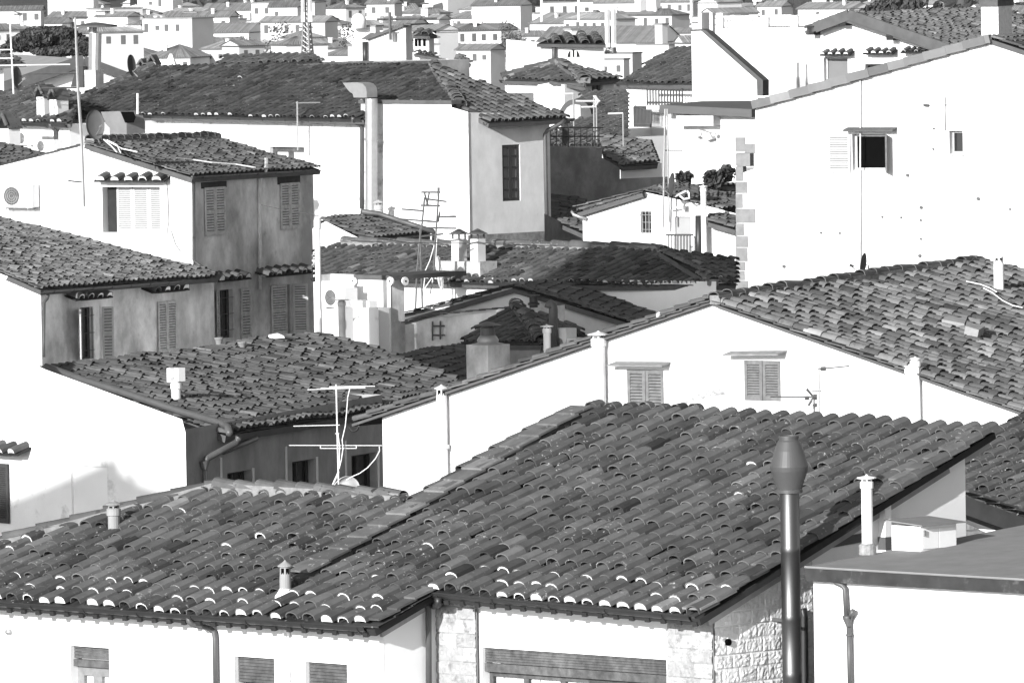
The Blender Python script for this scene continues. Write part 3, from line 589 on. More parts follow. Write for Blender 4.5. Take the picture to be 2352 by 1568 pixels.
# big metal flue with a bulbous head
fb = pt(1826, 1600, 118.95); k = fb.y
def at_d(c, r, p): return pt(*z(c, r, p)[0], k)
F = thing('metal_flue', 'tall brown metal flue pipe with bulbous head before the stone wall', 'flue', Vector((fb.x, fb.y, 0)))
xt = at_d(3, 2, (193, 1275)); mb = MB(); r = .128
base = Vector((xt.x, xt.y, 0)); prof = [(r, 0)]
for zz in ((3, 3, (0, 1520)), (3, 3, (0, 1010)), (3, 3, (0, 400))):
    h = pt(*z(*zz)[0], k).z; prof += [(r, h - .005), (r * 1.02, h), (r * 1.02, h + .09), (r, h + .095)]
prof += [(r, xt.z)]; mb.lathe(base, prof, 40, cap=False); mb.build('pipe', METS, F, smooth=True)
mb = MB(); hy = lambda y: pt(*z(3, 2, (193, y))[0], k).z; px = .25632 * mpp(k)
pr = [(118, 1275), (118, 1245), (112, 1240), (118, 1220), (165, 1080), (172, 1040), (170, 1030), (135, 900), (100, 815), (88, 800), (88, 785), (92, 783), (92, 765), (86, 762), (84, 800)]
mb.lathe(Vector((xt.x, xt.y, 0)), [(a * px, hy(b)) for a, b in pr], 44, cap=False); mb.build('head', M('brown_painted_metal', .062, .5, .12, 4, spec=.4), F)
mb = MB(); q = at_d(3, 3, (105, 1010)); mb.bar(Vector((xt.x, xt.y, q.z)), Vector((xt.x - .35, xt.y + .45, q.z)), .03, .04); mb.build('wall_bracket', METG, F)
mb = MB(); 
pp = [wBs.at(x, y, .08) for x, y in z(3, 3, (325, 940), (332, 1640))]; mb.tube([pp[0] - wBs.n * .12 , pp[0] + UP * .03, pp[0] - UP * .05, pp[1]], .05, 10); mb.build('side_pipe', METD, N)
# gable wall and roof at the right edge behind the annex
rX = RP(2300, 1170, 140, FN, .33)
X = thing('stone_outbuilding', 'low rough stone outbuilding with clay roof at the right edge beside the white wall', 'house', pt(2300, 1260, 140))
roof(X, rX, [(2120, 1178), (2440, 1200), (2440, 905), (2290, 985), (2120, 1060)], seed=21, cu=.33, plug=0, tv=.08)
xw = VP(2290, 1230, 137, SN)
mb = MB(); mb.wall(xw, [(2180, 1215 - 25), (2216, 1200), (2420, 1290)], ground=True); mb.build('wall', STONE, X, uvpl=xw)
a, b = xw.at(2216, 1180, .05), xw.at(2440, 1262, .05); mb = MB(); mb.hexa([a, b, b + UP * .28, a + UP * .28], [v - xw.n * .3 for v in (a, b, b + UP * .28, a + UP * .28)]); mb.build('verge_board', FASC, X)
slabs(X, RPp(a, (-.7071, -.7071), .2), b + UP * .3, a + UP * .3, w=.3, step=.4, mat=TILEM)
# ================================================================ H: white gabled house across the middle
gH = VP(1640, 690, 171, GH)
H = thing('gabled_house', 'large white gable house with two grey shuttered windows behind the front roof', 'house', Vector((gH.o.x, gH.o.y, 0)))
chainH = [(878, 953), (1640, 693), (2366, 949)]
mb = MB(); _, hh_ = mb.wall(gH, chainH, [(1440, 847, 1526, 970), (1709, 826, 1794, 921)], depth=.06); mb.shell(gH, [(878, 957), (1640, 696), (2366, 952)], 24, 'LR'); mb.build('wall', PLS if False else M('gable_plaster', .74, .92, .05, 1.2, stain=(1.6, .57, .68, .48)), H)
for i, h in enumerate(hh_):
    (x0, y1), (x1, _), (_, y0), _q = h; xm = (x0 + x1) / 2
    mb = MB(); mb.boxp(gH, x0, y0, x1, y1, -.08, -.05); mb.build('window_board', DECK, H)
    shutter(H, gH, 0, 0, 0, 0, h=-.03, mat=SHUTH, slats=14 if i == 0 else 12, uvr=(x0, y0, xm - .006, y1), mid=False); shutter(H, gH, 0, 0, 0, 0, h=-.03, mat=SHUTH, slats=14 if i == 0 else 12, uvr=(xm + .006, y0, x1, y1), mid=False)
for (xa, ya, xb, yb) in ((1415, 833, 1541, 834), (1681, 809, 1808, 808)):
    a = gH.uv(xa, ya); b = gH.uv(xb, yb); mb = MB(); mb.hexa([gH.P(a[0], a[1], 0), gH.P(b[0], b[1], 0), gH.P(b[0], b[1] - .05, .3), gH.P(a[0], a[1] - .05, .3)], [gH.P(a[0], a[1] + .035, 0), gH.P(b[0], b[1] + .035, 0), gH.P(b[0], b[1] - .02, .3), gH.P(a[0], a[1] - .02, .3)]); mb.build('window_hood', M('hood_wood', .2, .9, .3, 5), H)
ap = gH.at(1640, 690)
_l, _r = gH.at(822, 970), gH.at(2362, 949); rHr = RPp(ap + UP * .05, HR, (ap.z - _r.z) / math.hypot((ap - _r).x, (ap - _r).y)); rHl = RPp(ap + UP * .05, HL, (ap.z - _l.z) / math.hypot((ap - _l).x, (ap - _l).y))
polyHr = [gH.at(1640, 692, .12), gH.at(2380, 953, .12), (2420, 640), (2352, 634), (2255, 600)]
roof(H, rHr, [(1640, 690), (2362, 945), (2480, 945), (2480, 655), (2352, 628), (2253, 603)], mat=TILEO, cu=.33, ev=.34, seed=31, hi=True, sag=.03, jit=.75, tv=.28, stag=.6, th=.05)
roof(H, rHl, [gH.at(820, 968) + gH.n * .18, gH.at(820, 968) - gH.n * 9, gH.at(1640, 690) - gH.n * 9, gH.at(1640, 690) + gH.n * .15], mat=TILEM, cu=.27, ev=.36, seed=32, hi=False, th=.05)
ridge(H, rHr.at(1640, 688, .02), rHr.at(2253, 600, .02), w=.26, step=.5, seed=33, mat=TILEM, lift=.03)
slabs(H, rHl, gH.at(822, 966, .06), gH.at(1636, 690, .06), w=.3, step=.42, lift=-.02, th=.025, seed=34, mat=TILEM)
slabs(H, rHr, gH.at(2358, 944, .06), gH.at(1644, 690, .06), w=.25, step=.42, lift=-.02, th=.025, seed=35, mat=TILEM)
p = gH.at(1017, 1083, .15); h = gH.at(1017, 882, .15).z - p.z; pot(H, p, .105, h, WHP, capr=1.35, collar=False); 
pipe(H, [gH.at(1017, 1020, .13), gH.at(1017, 1030, .13)], .14, WHP, 'pipe_clamp')
p = gH.at(1377, 930, .16); h = gH.at(1377, 759, .16).z - p.z; pot(H, p, .125, h, WHP, capr=1.7, caph=.4)
p = gH.at(2104, 965, .14); h = gH.at(2104, 818, .14).z - p.z; pot(H, p, .085, h, WHM, capr=1.2, caph=.35); p = gH.at(2090, 960, .14); h = gH.at(2090, 836, .14).z - p.z; pot(H, p, .075, h, WHM, capr=1.3, caph=.35)
for x in (2095, 2111): pipe(H, [gH.at(x, 850, .02), gH.at(x, 968, .02)], .012, METG, 'conduit')
pipe(H, z and [gH.at(1512, 728, .1), gH.at(1512, 722, .1), gH.at(1518, 719, .1)], .045, WHP, 'vent_pipe')
mb = MB(); mb.boxp(gH, gH.uv(796, 0)[0], gH.uv(0, 985)[1] + .0, gH.uv(846, 0)[0], gH.uv(0, 985)[1] + .12, -.3, .1) if False else None
a = rHl.at(808, 972, -.12); gutter(H, gH.at(812, 978, .3), gH.at(812, 978, -4), .1)
# patch of bare render on the gable
mb = MB(); P_ = [gH.uv(x, y) for x, y in z(2, 2, (1510, 490), (1600, 430), (1720, 360), (1850, 340), (1975, 380), (1900, 400), (1780, 410), (1640, 460))]
mb.add([gH.P(a, b, .012) for a, b in P_], [tuple(range(len(P_)))[::-1]]); mb.build('bare_render_patch', M('bare_render', .5, .95, .3, 10, stain=(7, .42, .6, .2)), H)
# antenna in front of the gable, standing on the near ridge
t = thing('tv_antenna', 'thin aerial with swept boom against the white gable near the shutters', 'antenna', pt(1868, 965, 162)); mb = MB()
d = 162; mb.tube([pt(1870, 968, d), pt(1868, 905, d)], .03, 6); mb.tube([pt(1883, 955, d), pt(1881, 842, d)], .016, 5); mb.build('mast', METL, t); mb = MB()
for a, b, r in (((445, 168), (730, 140), .016), ((20, 415), (430, 418), .018), ((345, 345), (408, 418), .03), ((408, 418), (360, 497), .03), ((390, 368), (480, 366), .016), ((395, 418), (440, 418), .07), ((330, 425), (370, 425), .05), ((470, 165), (520, 163), .05), ((400, 490), (440, 490), .05), ((405, 510), (420, 510), .05)): mb = MB(); mb.tube(zt(3, 2, d, a, b), r * .8, 5); mb.build('boom', METG, t)
# skylight, cable and vent on the old roof
mb = MB(); s0 = [rHr.at(x, y, .12) for x, y in z(3, 1, (1590, 1262), (1790, 1258), (1760, 1330), (1560, 1290))]; s1 = [v - rHr.n * .14 for v in s0]; mb.hexa(s1, s0); mb.build('loose_slab', M('pale_slab', .3, .9, .2, 4), H)
a = [rHr.at(x, y, .25) for x, y in z(3, 1, (1780, 1310), (1945, 1350), (1890, 1385), (1770, 1350))]; mb = MB(); mb.hexa([v - rHr.n * .2 for v in a], a); mb.build('skylight', M('skylight_frame', .26, .8, .2, 4), H)
mb = MB(); mb.tube([rHr.at(x, y, .14) for x, y in z(3, 1, (1775, 950), (1900, 975), (1990, 1010), (2050, 1045))], .011, 6); mb.tube([rHr.at(x, y, .14) for x, y in z(3, 1, (1930, 1010), (2010, 1050), (2100, 1120), (2190, 1165), (2280, 1185))], .012, 6); meta(mb.build('cable', CABLE), 'white cable lying across the old clay roof at the right edge', 'cable')
p = rHr.at(*z(3, 1, (2070, 1050))[0]); pot(H, p, .1, .75, WHM, 'vent_pot', capr=1.3, caph=.3, collar=False)
# ================================================================ R: big white house, upper right
gR = VP(1735, 500, 276, GN)
Rr = thing('tall_white_house', 'tall white house at upper right with open shuttered window and sandstone quoins', 'house', Vector((gR.o.x, gR.o.y, 0)))
chainR = [(1735, 250), (2280, 92), (2430, 145)]
mb = MB(); _, hr = mb.wall(gR, chainR, [(1957, 308, 2035, 391), (2180, 300, 2212, 353)], depth=.3); mb.shell(gR, chainR, 14, 'LR'); mb.build('wall', M('tall_house_plaster', .76, .92, .04, 1.0, stain=(2.5, .57, .68, .5)), Rr)
window(Rr, gR, hr[0], mat=SHUTL, pane=BLACK, depth=.26, mull=0, frame=.07); window(Rr, gR, hr[1], mat=METL, pane=GLASS, depth=.26, mull=0, frame=.07, sill=True)
shutter(Rr, gR, 1903, 309, 1955, 396, h=.03, mat=SHUTL, slats=14, mid=False); shutter(Rr, gR, 2036, 308, 2066, 396, h=.03, mat=SHUTH, slats=14, yaw=1.05, mid=False)
a = gR.uv(1947, 297); b = gR.uv(2061, 297); mb = MB(); mb.hexa([gR.P(a[0], a[1], 0), gR.P(b[0], b[1], 0), gR.P(b[0], b[1] - .06, .32), gR.P(a[0], a[1] - .06, .32)], [gR.P(a[0], a[1] + .07, 0), gR.P(b[0], b[1] + .07, 0), gR.P(b[0], b[1], .32), gR.P(a[0], a[1], .32)]); mb.build('window_hood', FASC, Rr)
rRr = RPp(gR.at(2280, 86), GR, .30); _a, _b = gR.at(2280, 91), gR.at(1735, 249); rRl = RPp(_a, GL, (_a.z - _b.z) / math.hypot((_a - _b).x, (_a - _b).y))
roof(Rr, rRl, [gR.at(1735, 246) + gR.n * .1, gR.at(1735, 246) - gR.n * 11, gR.at(2280, 86) - gR.n * 11, gR.at(2280, 86) + gR.n * .1], seed=41, hi=False, mat=TILEF, deck=False)
roof(Rr, rRr, [gR.at(2280, 86) + gR.n * .1, gR.at(2430, 138) + gR.n * .1, gR.at(2430, 138) - gR.n * 11, gR.at(2280, 86) - gR.n * 11], seed=42, hi=False, mat=TILEM)
slabs(Rr, rRl, gR.at(1735, 246) + gR.n * .12, gR.at(2278, 93) + gR.n * .12, w=.22, step=.68, th=.26, lift=-.08, seed=43, mat=M('verge_slab', .15, .9, .1, 3, tone=True))
slabs(Rr, rRr, gR.at(2430, 138, .1), gR.at(2283, 88, .1), w=.3, step=.6, th=.06, seed=45)
# quoins on its left corner
qg = random.Random(5); yq = []; yy = 352
while yy < 676: hh_q = qg.uniform(20, 36); yq.append((yy, yy + hh_q - 1.5, qg.choice((16, 24, 30, 44, 20)) + qg.uniform(-4, 4))); yy += hh_q
for (y0, y1, wd) in yq:
    a = gR.uv(1691, y1); b = gR.uv(1691 + wd, y0); mb = MB(); mb.boxp(gR, a[0], a[1], b[0], b[1], -.2, .025); mb.build('quoin', QUOIN, Rr)
mb = MB(); mb.wall(gR, [(1690, 402), (1740, 385)]); mb.build('corner_wall', PLS, Rr)
pipe(Rr, [gR.at(1976, y, .08) for y in (172, 300, 470, 620)], .025, WHP, 'conduit'); pipe(Rr, [gR.at(2171, y, .04) for y in (222, 300)], .012, METL, 'conduit'); 
mb = MB(); mb.tube([gR.at(2118, 241, .05), gR.at(2180, 241, .05)], .012, 4); mb.tube([gR.at(2122, 241, .06), gR.at(2133, 242, .06)], .045, 5); mb.build('wall_bracket', METG, Rr)
for (x, y) in ((2145, 295), (2144, 342), (2027, 498), (2070, 499), (2115, 505), (2116, 476), (2115, 548), (2113, 587), (1886, 534), (1929, 535), (1801, 611), (2085, 402), (2247, 456), (2320, 480)):
    mb = MB(); c = gR.at(x, y, .02); mb.tube([c - gR.n * .05, c + gR.n * .04], .035 if (x + y) % 3 else .055, 6); mb.build('wall_hook', METG, Rr)
d = 262; c = pt(1982, 606, d); dish('dark dish poking above the ridge against the tall white wall', c, .3, (-.93, -.2, .15), DISH, mount=c - UP * .8)
# stone-patched corner with flat canopy at its left
gC = VP(1640, 340, 296, GN)
C = thing('canopied_house', 'white house end with a dark flat canopy and carved bracket beside the tall white house', 'house', pt(1640, 430, 272))
mb = MB(); mb.wall(gC, [(1532, 262), (1738, 262)], []); mb.shell(gC, [(1532, 262), (1738, 262)], 4, 'LR'); mb.build('wall', PLS, C)
fl = Plane((0, 0, pt(1640, 245, 272).z), (0, 0, 1), (0, 1, 0)); a, b, c_, d_ = gC.at(1541, 239) + gC.n * .8, gC.at(1738, 250) + gC.n * .35, gC.at(1745, 236) - gC.n * 3, gC.at(1545, 236) - gC.n * 2
mb = MB(); mb.hexa([v - UP * .26 for v in (a, b, c_, d_)], [a, b, c_, d_]); mb.build('canopy', M('dark_canopy', .1, .8, .1, 2), C)
mb = MB(); a = gC.uv(1570, 288); b = gC.uv(1655, 264); mb.boxp(gC, a[0], a[1], b[0], b[1], 0, .5); mb.build('cornice', M('cornice_stone', .45, .9, .1, 3), C)
mb = MB(); prof = [(1601, 302), (1612, 296), (1625, 300), (1640, 305), (1646, 318), (1632, 322), (1620, 312), (1608, 314), (1600, 308)]
q0 = [gC.at(x, y, 0) for x, y in prof]; mb.hexa(q0, [v + gC.n * .3 for v in q0]); c = gC.at(1608, 306, .3); mb.tube([c - gC.n * .02, c + gC.n * .05], .07, 10); c = gC.at(1640, 308, .3); mb.tube([c - gC.n * .02, c + gC.n * .05], .07, 10); mb.build('carved_bracket', M('carved_stone', .5, .9, .2, 9), C)
for (x0, y0, x1, y1) in ((1690, 315, 1712, 347), (1712, 330, 1734, 352), (1694, 350, 1732, 382), (1700, 384, 1732, 400)):
    a = gC.uv(x0, y1); b = gC.uv(x1, y0); mb = MB(); mb.boxp(gC, a[0], a[1], b[0], b[1], -.1, .03); mb.build('stone_block', QUOIN, C)
# ================================================================ L: the shaded grey tower house and its white gable, left
def house(name, label, d, az, ref, chain, L, mat, holes=(), depth=.16, sides='LRB', cat='house', pl=None):
    pl = pl or VP(ref[0], ref[1], d, az); t = thing(name, label, cat, Vector((pl.o.x, pl.o.y, 0))); mb = MB(); _, hs = mb.wall(pl, chain, holes, depth)
    if L: mb.shell(pl, chain, L, sides)
    mb.build('wall', mat, t); return t, pl, hs
L_, gL, hL = house('tower_house', 'tall narrow house with white gable and shaded grey side at the left', 272, LN, (440, 500), [(-60, 396), (5, 380), (203, 332), (440, 404)], 0, PLA, [(234.5, 429, 369, 534)], .35)
gLs = VPp(gL.at(440, 500), LS)
mb = MB(); _, hs = mb.wall(gLs, [(440, 402), (719, 386)], [(502, 666, 536, 774), (657, 653, 668, 765)], .2); mb.shell(gLs, [(440, 402), (719, 386)], 10, 'R'); mb.build('side_wall', PLG, L_)
(x0, y1), (x1, _), (_, y0), _q = hL[0]; w0 = x0 + (x1 - x0) * .16
mb = MB(); mb.boxp(gL, x0, y0, x1, y1, -.36, -.33); mb.build('window_board', DECK, L_)
for k in range(3): a = w0 + (x1 - w0) * k / 3; shutter(L_, gL, 0, 0, 0, 0, h=-.33, mat=SHUTL, slats=20, uvr=(a + .005, y0, a + (x1 - w0) / 3 - .005, y1), mid=False)
awning(L_, gL, 214, 415, 376, 414, out=.4, n=5, seed=3)
for (xa, ya, xb, yb), lint in (((467.8, 431, 516.5, 538), (461.4, 419, 520, 429)), ((641.8, 421, 686.7, 524), (636.7, 406, 689, 420))):
    a = gLs.uv(xa, ya); b = gLs.uv(xb, yb); xm = (a[0] + b[0]) / 2
    for u0, u1 in ((a[0], xm - .006), (xm + .006, b[0])): shutter(L_, gLs, 0, 0, 0, 0, h=.02, mat=SHUTD if u0 > 9e9 else M('worn_shutter', .16, .85, .5, 6, tone=True, stain=(5, .55, .7, .45)) if False else SHUT, slats=16, uvr=(u0, b[1], u1, a[1]))
    a = gLs.uv(lint[0], lint[1]); b = gLs.uv(lint[2], lint[3]); mb = MB(); mb.boxp(gLs, a[0], b[1], b[0], a[1], -.05, .012); mb.build('lintel', M('dark_lintel', .05, .9, .3, 5), L_)
window(L_, gLs, hs[0], mat=WOOD, pane=GLASS, depth=.2, mull=1); grille(L_, gLs, hs[0], 0, 3)
window(L_, gLs, hs[1], mat=WOOD, pane=GLASS, depth=.2, mull=0)
shutter(L_, gLs, 488, 667, 502, 778, h=.03, slats=16, yaw=.3, hinge='R'); shutter(L_, gLs, 550, 662, 575, 776, h=.03, slats=16)
shutter(L_, gLs, 620, 655, 657, 767, h=.03, slats=18); shutter(L_, gLs, 668, 651, 688, 765, h=.05, mat=SHUTL, slats=18, yaw=.8, hinge='L')
awning(L_, gLs, 612, 634, 728, 630, out=.42, n=6, seed=4); awning(L_, gLs, 500, 645, 580, 640, out=.42, n=4, seed=5)
rL = RPp(gL.at(440, 403) + Vector((LS[0], LS[1], 0)) * .25, LS, .27)
roof(L_, rL, [(196, 326), (443, 404), (738, 386), (500, 317)], cu=.27, ev=.33, mat=TILEM, seed=51, tv=.2, stag=.8)
ridge(L_, rL.at(205, 326, .02), rL.at(500, 317, .02), w=.34, step=.42, seed=52)
slabs(L_, rL, rL.at(440, 403), rL.at(200, 329), w=.22, step=.42, lift=0, seed=53)
gutter(L_, gLs.at(441, 405, .3), gLs.at(722, 389, .3), .06)
pipe(L_, [gLs.at(x, y, h) for (x, y), h in zip(z(0, 1, (1722, 15), (1735, 60), (1737, 760), (1800, 818), (1870, 870), (1882, 892)), (.28, .08, .07, .2, .5, .8))], .05, METG)
pipe(L_, [gLs.at(612, 372, .35), gLs.at(610, 395, .3), gLs.at(597, 412, .08), gLs.at(597, 500, .08), gLs.at(597.5, 665, .08)], .055, WHP, 'white_pipe', bands=4)
pipe(L_, [gLs.at(612, 362, .4), gLs.at(612, 385, .4)], .06, WHP, 'vent_pipe')
mb = MB(); mb.tube([gL.at(x, y, .05) for x, y in z(0, 1, (1465, 0), (1490, 60), (1500, 180), (1510, 420), (1490, 520), (1530, 495), (1570, 620), (1620, 690), (1700, 745))], .014, 5); meta(mb.build('cable', M('grey_cable', .3, .7, .1, 3)), 'thin grey cable looping down the white gable of the narrow house', 'cable')
acunit('bulky white air conditioner on the white gable at the left edge', gL, *[q for p in z(0, 1, (0, 85), (290, 290)) for q in p], dep=.4, fanside='L')
# lower grey wing
L1, gL1, h1 = house('grey_wing_house', 'lower grey plastered wing with two barred windows under small tile hoods', 0, LS, None, [(93, 664), (491, 633)], 0, PLG, [(184, 706, 216, 822)], .2, pl=VPp(gLs.at(491, 720) + gLs.n * .5, LS))
gW = VPp(gL1.at(93.5, 760), nrm(-.75, -.66))
mb = MB(); mb.wall(gW, [(-60, 604), (93.5, 664)]); mb.build('front_wall', PLA, L1)
window(L1, gL1, h1[0], mat=WOOD, pane=GLASS, depth=.2, mull=1); grille(L1, gL1, h1[0], 3, 3)
shutter(L1, gL1, 157, 711, 184, 832, h=.04, slats=16, yaw=.5, hinge='R'); shutter(L1, gL1, 230, 704, 246, 824, h=.06, mat=SHUTL, slats=16, yaw=.8, hinge='L')
a = gL1.uv(360, 693); b = gL1.uv(404, 807); xm = (a[0] + b[0]) / 2
shutter(L1, gL1, 0, 0, 0, 0, h=.02, slats=18, uvr=(a[0], b[1], xm - .006, a[1]), mid=False); shutter(L1, gL1, 0, 0, 0, 0, h=.02, slats=18, uvr=(xm + .006, b[1], b[0], a[1]), mid=False)
awning(L1, gL1, 176, 688, 262, 682, out=.42, n=4, seed=6); awning(L1, gL1, 352, 671, 438, 665, out=.42, n=4, seed=7)
rA = RPp(gL1.at(95, 661) + Vector((LS[0], LS[1], 0)) * .3, LS, .22)
roof(L1, rA, [(-50, 600), (95, 662), (503, 633), (440, 607), (200, 536), (0, 478), (-50, 466)], cu=.27, ev=.36, mat=TILEO, seed=54, tv=.24, jit=1.0, sag=.03, stag=.6)
slabs(L1, rA, rA.at(93, 661), rA.at(-50, 600), w=.25, step=.45, lift=.0, seed=55)
gutter(L1, gL1.at(97, 668, .42), gL1.at(500, 638, .42), .07)
pipe(L1, [gL1.at(x, y, h) for (x, y), h in zip(z(0, 1, (430, 1075), (425, 1100), (395, 1140), (390, 1500), (392, 1568 + 60)), (.42, .3, .08, .07, .07))], .05, METG)
# lower house with the old tile roof and dark street wall
D2 = nrm(.92, -.39)
B_ = thing('low_tiled_house', 'house with plain white end wall and rough old tile roof, dark shuttered side below', 'house', Vector((gW.o.x, gW.o.y, 0)))
gW2 = VP(425, 1060, 184, (gW.n.x, gW.n.y))
mb = MB(); _, hw = mb.wall(gW2, [(-60, 700), (92, 842), (105, 848), (418, 962), (426, 992)], [(163, 1067, 250, 1300)], .06); mb.build('wall', M('end_wall_plaster', .74, .92, .1, .8, bump=.1, bsc=6, stain=(1.2, .56, .68, .5)), B_)
(x0, y1), (x1, _), (_, y0), _q = hw[0]; mb = MB(); mb.boxp(gW2, x0, y0, x1, y1, -.09, -.06); mb.build('blocked_door', PLA, B_)
gD = VPp(gW2.at(425, 1060), D2)
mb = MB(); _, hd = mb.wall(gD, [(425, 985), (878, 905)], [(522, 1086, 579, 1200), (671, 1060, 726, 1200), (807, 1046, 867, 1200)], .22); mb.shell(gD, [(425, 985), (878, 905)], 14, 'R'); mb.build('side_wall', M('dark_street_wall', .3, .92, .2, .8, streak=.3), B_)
for h in hd:
    window(B_, gD, h, mat=SHUTD, pane=GLASS, depth=.22, mull=1)
    (x0, y1), (x1, _), (_, y0), _q = h; mb = MB(); mb.boxp(gD, x0 - .35, y0, x0 - .3, y1 + .35, 0, .03); mb.boxp(gD, x1 + .05, y0, x1 + .1, y1 + .03, 0, .03); mb.build('window_surround', PLM, B_)
rB = RPp(gD.at(520, 992) + gD.n * .35, D2, .215)
roof(B_, rB, [(102, 842), (520, 994), (872, 939), (1072, 880), (1000, 852), (880, 808), (735, 767), (640, 775), (491, 797), (260, 828)], cu=.30, ev=.40, mat=TILEM, seed=56, tv=.22, jit=.9, sag=.03, stag=.6)
slabs(B_, rB, rB.at(518, 992, -.06), rB.at(102, 844, -.06), w=.3, step=.5, lift=0, seed=57)
pipe(B_, [rB.at(x, y, .14) for x, y in z(0, 2, (410, 145), (720, 255), (1100, 375), (1600, 540), (1980, 650), (2040, 690), (2055, 740))], .075, METG, 'ridge_pipe')
gutter(B_, rB.at(514, 996, -.1) + gD.n * .08, rB.at(880, 938, -.1) + gD.n * .08, .085)
mb = MB(); a = rB.at(415, 966, -.2); b = rB.at(512, 996, -.2); mb.bar(a, b, .16, .2, up=rB.n); mb.build('eave_beam', M('bleached_beam', .4, .9, .5, 7), B_)
pipe(B_, [gD.at(x, y, h) for (x, y), h in zip(z(0, 2, (2140, 770), (2135, 800), (2110, 830), (1850, 970), (1835, 1000)), (.45, .4, .36, .12, .08))], .07, METG); mb = MB(); mb.tube([gD.at(x, y, .08) for x, y in z(0, 2, (1830, 990), (1832, 1065), (1836, 1075), (1838, 1240))], [.12, .065, .055, .055], 12); mb.build('rainwater_hopper', METG, B_)
pipe(B_, [gD.at(x, y, h) for (x, y), h in zip(z(0, 2, (2294, 790), (2000, 910)), (.2, .1))], .06, METG)
p, h = stand(rB, 405, 925, 872); pot(B_, p, .1, h, WHP, 'flue_pot', capr=1.05, caph=.2); mb = MB(); pl = VPp(p + UP * (h + .1), FN)
mb.boxp(pl, -.17, -.14, -.06, .15, -.1, .1); mb.boxp(pl, .07, -.12, .18, .16, -.1, .1); mb.boxp(pl, -.06, -.04, .07, .05, -.08, .08); mb.build('flue_cowl', WHM, B_)
ph = rB.at(632, 776, .1); mb = MB(); mb.hexa([ph + Vector(q) * .55 for q in ((-.3, 0, 0), (.1, -.3, 0), (.4, -.1, 0), (.1, .2, 0))], [ph + Vector(q) * .55 for q in ((-.25, 0, .15), (.1, -.25, .06), (.35, -.1, .1), (.1, .15, .2))]); meta(mb.build('plastic_bag', WHM), 'crumpled white plastic sheet lying on the old tiles below the shuttered tower windows', 'plastic sheet')
for k, (x, y) in enumerate(((503, 790), (556, 800))):
    c = rB.at(x, y, .02); mb = MB(); mb.lathe(c, [(.06, -.04), (.085, .11), (.1, .11), (.1, .15), (.08, .15), (.075, .11)], 14); o = mb.build('flower_pot', M('pot_clay', .2, .9, .2, 5)); meta(o, ('empty clay flower pot on the tiles close below the barred tower window', 'empty clay flower pot on the tiles a little right of the barred tower window')[k], 'flower pot')
mb = MB(); c = gW2.uv(-40, 1060); b = gW2.uv(26, 1200); shutter(B_, gW2, -45, 1060, 25, 1201, h=.03, mat=SHUTD, slats=24); awning(B_, gW2, -40, 1038, 38, 1033, out=.4, n=3)
# ---- neighbours outside the frame at the left whose shadows the photograph shows
sx = Vector((.866, -.5, 0)); sf = Vector((.5, .866, 0))
def offblock(label, c0, c1, t0, t1, prof, mat=PLA, ref=Vector((0, 0, 0))):
    # body standing across the sun's direction; prof = [(position across, height)]
    mb = MB(); a = [ref + sx * c + sf * t0 + UP * h for c, h in prof]; b = [ref + sx * c + sf * t1 + UP * h for c, h in prof]
    g0 = [Vector((v.x, v.y, -.5)) for v in (a[-1], a[0])]; g1 = [Vector((v.x, v.y, -.5)) for v in (b[-1], b[0])]
    mb.hexa(a + g0, b + g1); return mb
mb = offblock('', 0, 0, 163, 171, [(-129.6, 34.6), (-126.5, 36.0), (-123.5, 36.0), (-121, 34.6)])
meta(mb.build('neighbour_house', PLA), 'tall plain house beyond the left edge that throws the broad shadow over the yard', 'house')
qs = [gW2.at(x, y) + SUNDIR * 52 for x, y in ((-60, 1175), (110, 1108), (268, 1040), (275, 1075), (300, 1090), (301, 1052), (312, 1052), (313, 1100), (400, 1128), (520, 1165), (600, 1200))]
mb = MB(); k = -sf * 6; lo = [Vector((v.x, v.y, 0)) for v in (qs[-1], qs[0])]; mb.hexa(qs + lo, [v + k for v in qs + lo]); meta(mb.build('neighbour_gable_house', PLA), 'gabled house with a chimney beyond the left edge that shades the white end wall', 'house')
# ================================================================ M: long house with hip roof
gM = VP(1075, 400, 290, FN); M_ = thing('long_hipped_house', 'long white house with wide hipped clay roof and goose-neck duct on its front', 'house', Vector((gM.o.x, gM.o.y, 0)))
mb = MB(); _, hm = mb.wall(gM, [(158, 256), (829, 266), (829, 235), (1037, 235), (1037, 246), (1075, 257)], [(619, 337, 700, 420)], .25); mb.shell(gM, [(158, 256), (1075, 257)], 16, 'L'); mb.build('wall', M('long_house_plaster', .74, .92, .05, .6, stain=(1.3, .5, .62, .38)), M_)
gMs = VPp(gM.at(1075, 400), SN); mb = MB(); _, hms = mb.wall(gMs, [(1075, 258), (1262, 262)], [(1153, 333, 1196, 460)], .12); mb.shell(gMs, [(1075, 258), (1262, 262)], 20, 'R'); mb.build('side_wall', PLM, M_)
fr = window(M_, gMs, hms[0], mat=METD, pane=M('sky_grey_glass', .16, .15, .1, 2), depth=.1, mull=1, bars=4, frame=.1)  # sky reflected in the panes is put into their grey
fr = window(M_, gM, hm[0], mat=WOOD, pane=CURT, depth=.22, mull=1, frame=.16)
mb = MB(); mb.wall(VPp(gMs.o + gMs.n * .1, SN), [(1075, 540), (1262, 530)]); mb.build('stone_plinth', M('rubble_stone', .2, .9, .5, 5, bump=.8, bsc=9), M_)
a = gM.uv(868, 236); mb = MB(); q0, q1 = gM.uv(826, 236), gM.uv(1040, 236); mb.boxp(gM, q0[0], q0[1] - .02, q1[0], q0[1] + .1, -.4, .06); mb.build('coping', FASC, M_)
rM = RPp(gM.at(500, 266) + gM.n * .45, FN, .34); rMs = RPp(gMs.at(1180, 274) + gMs.n * .45, SN, .34)
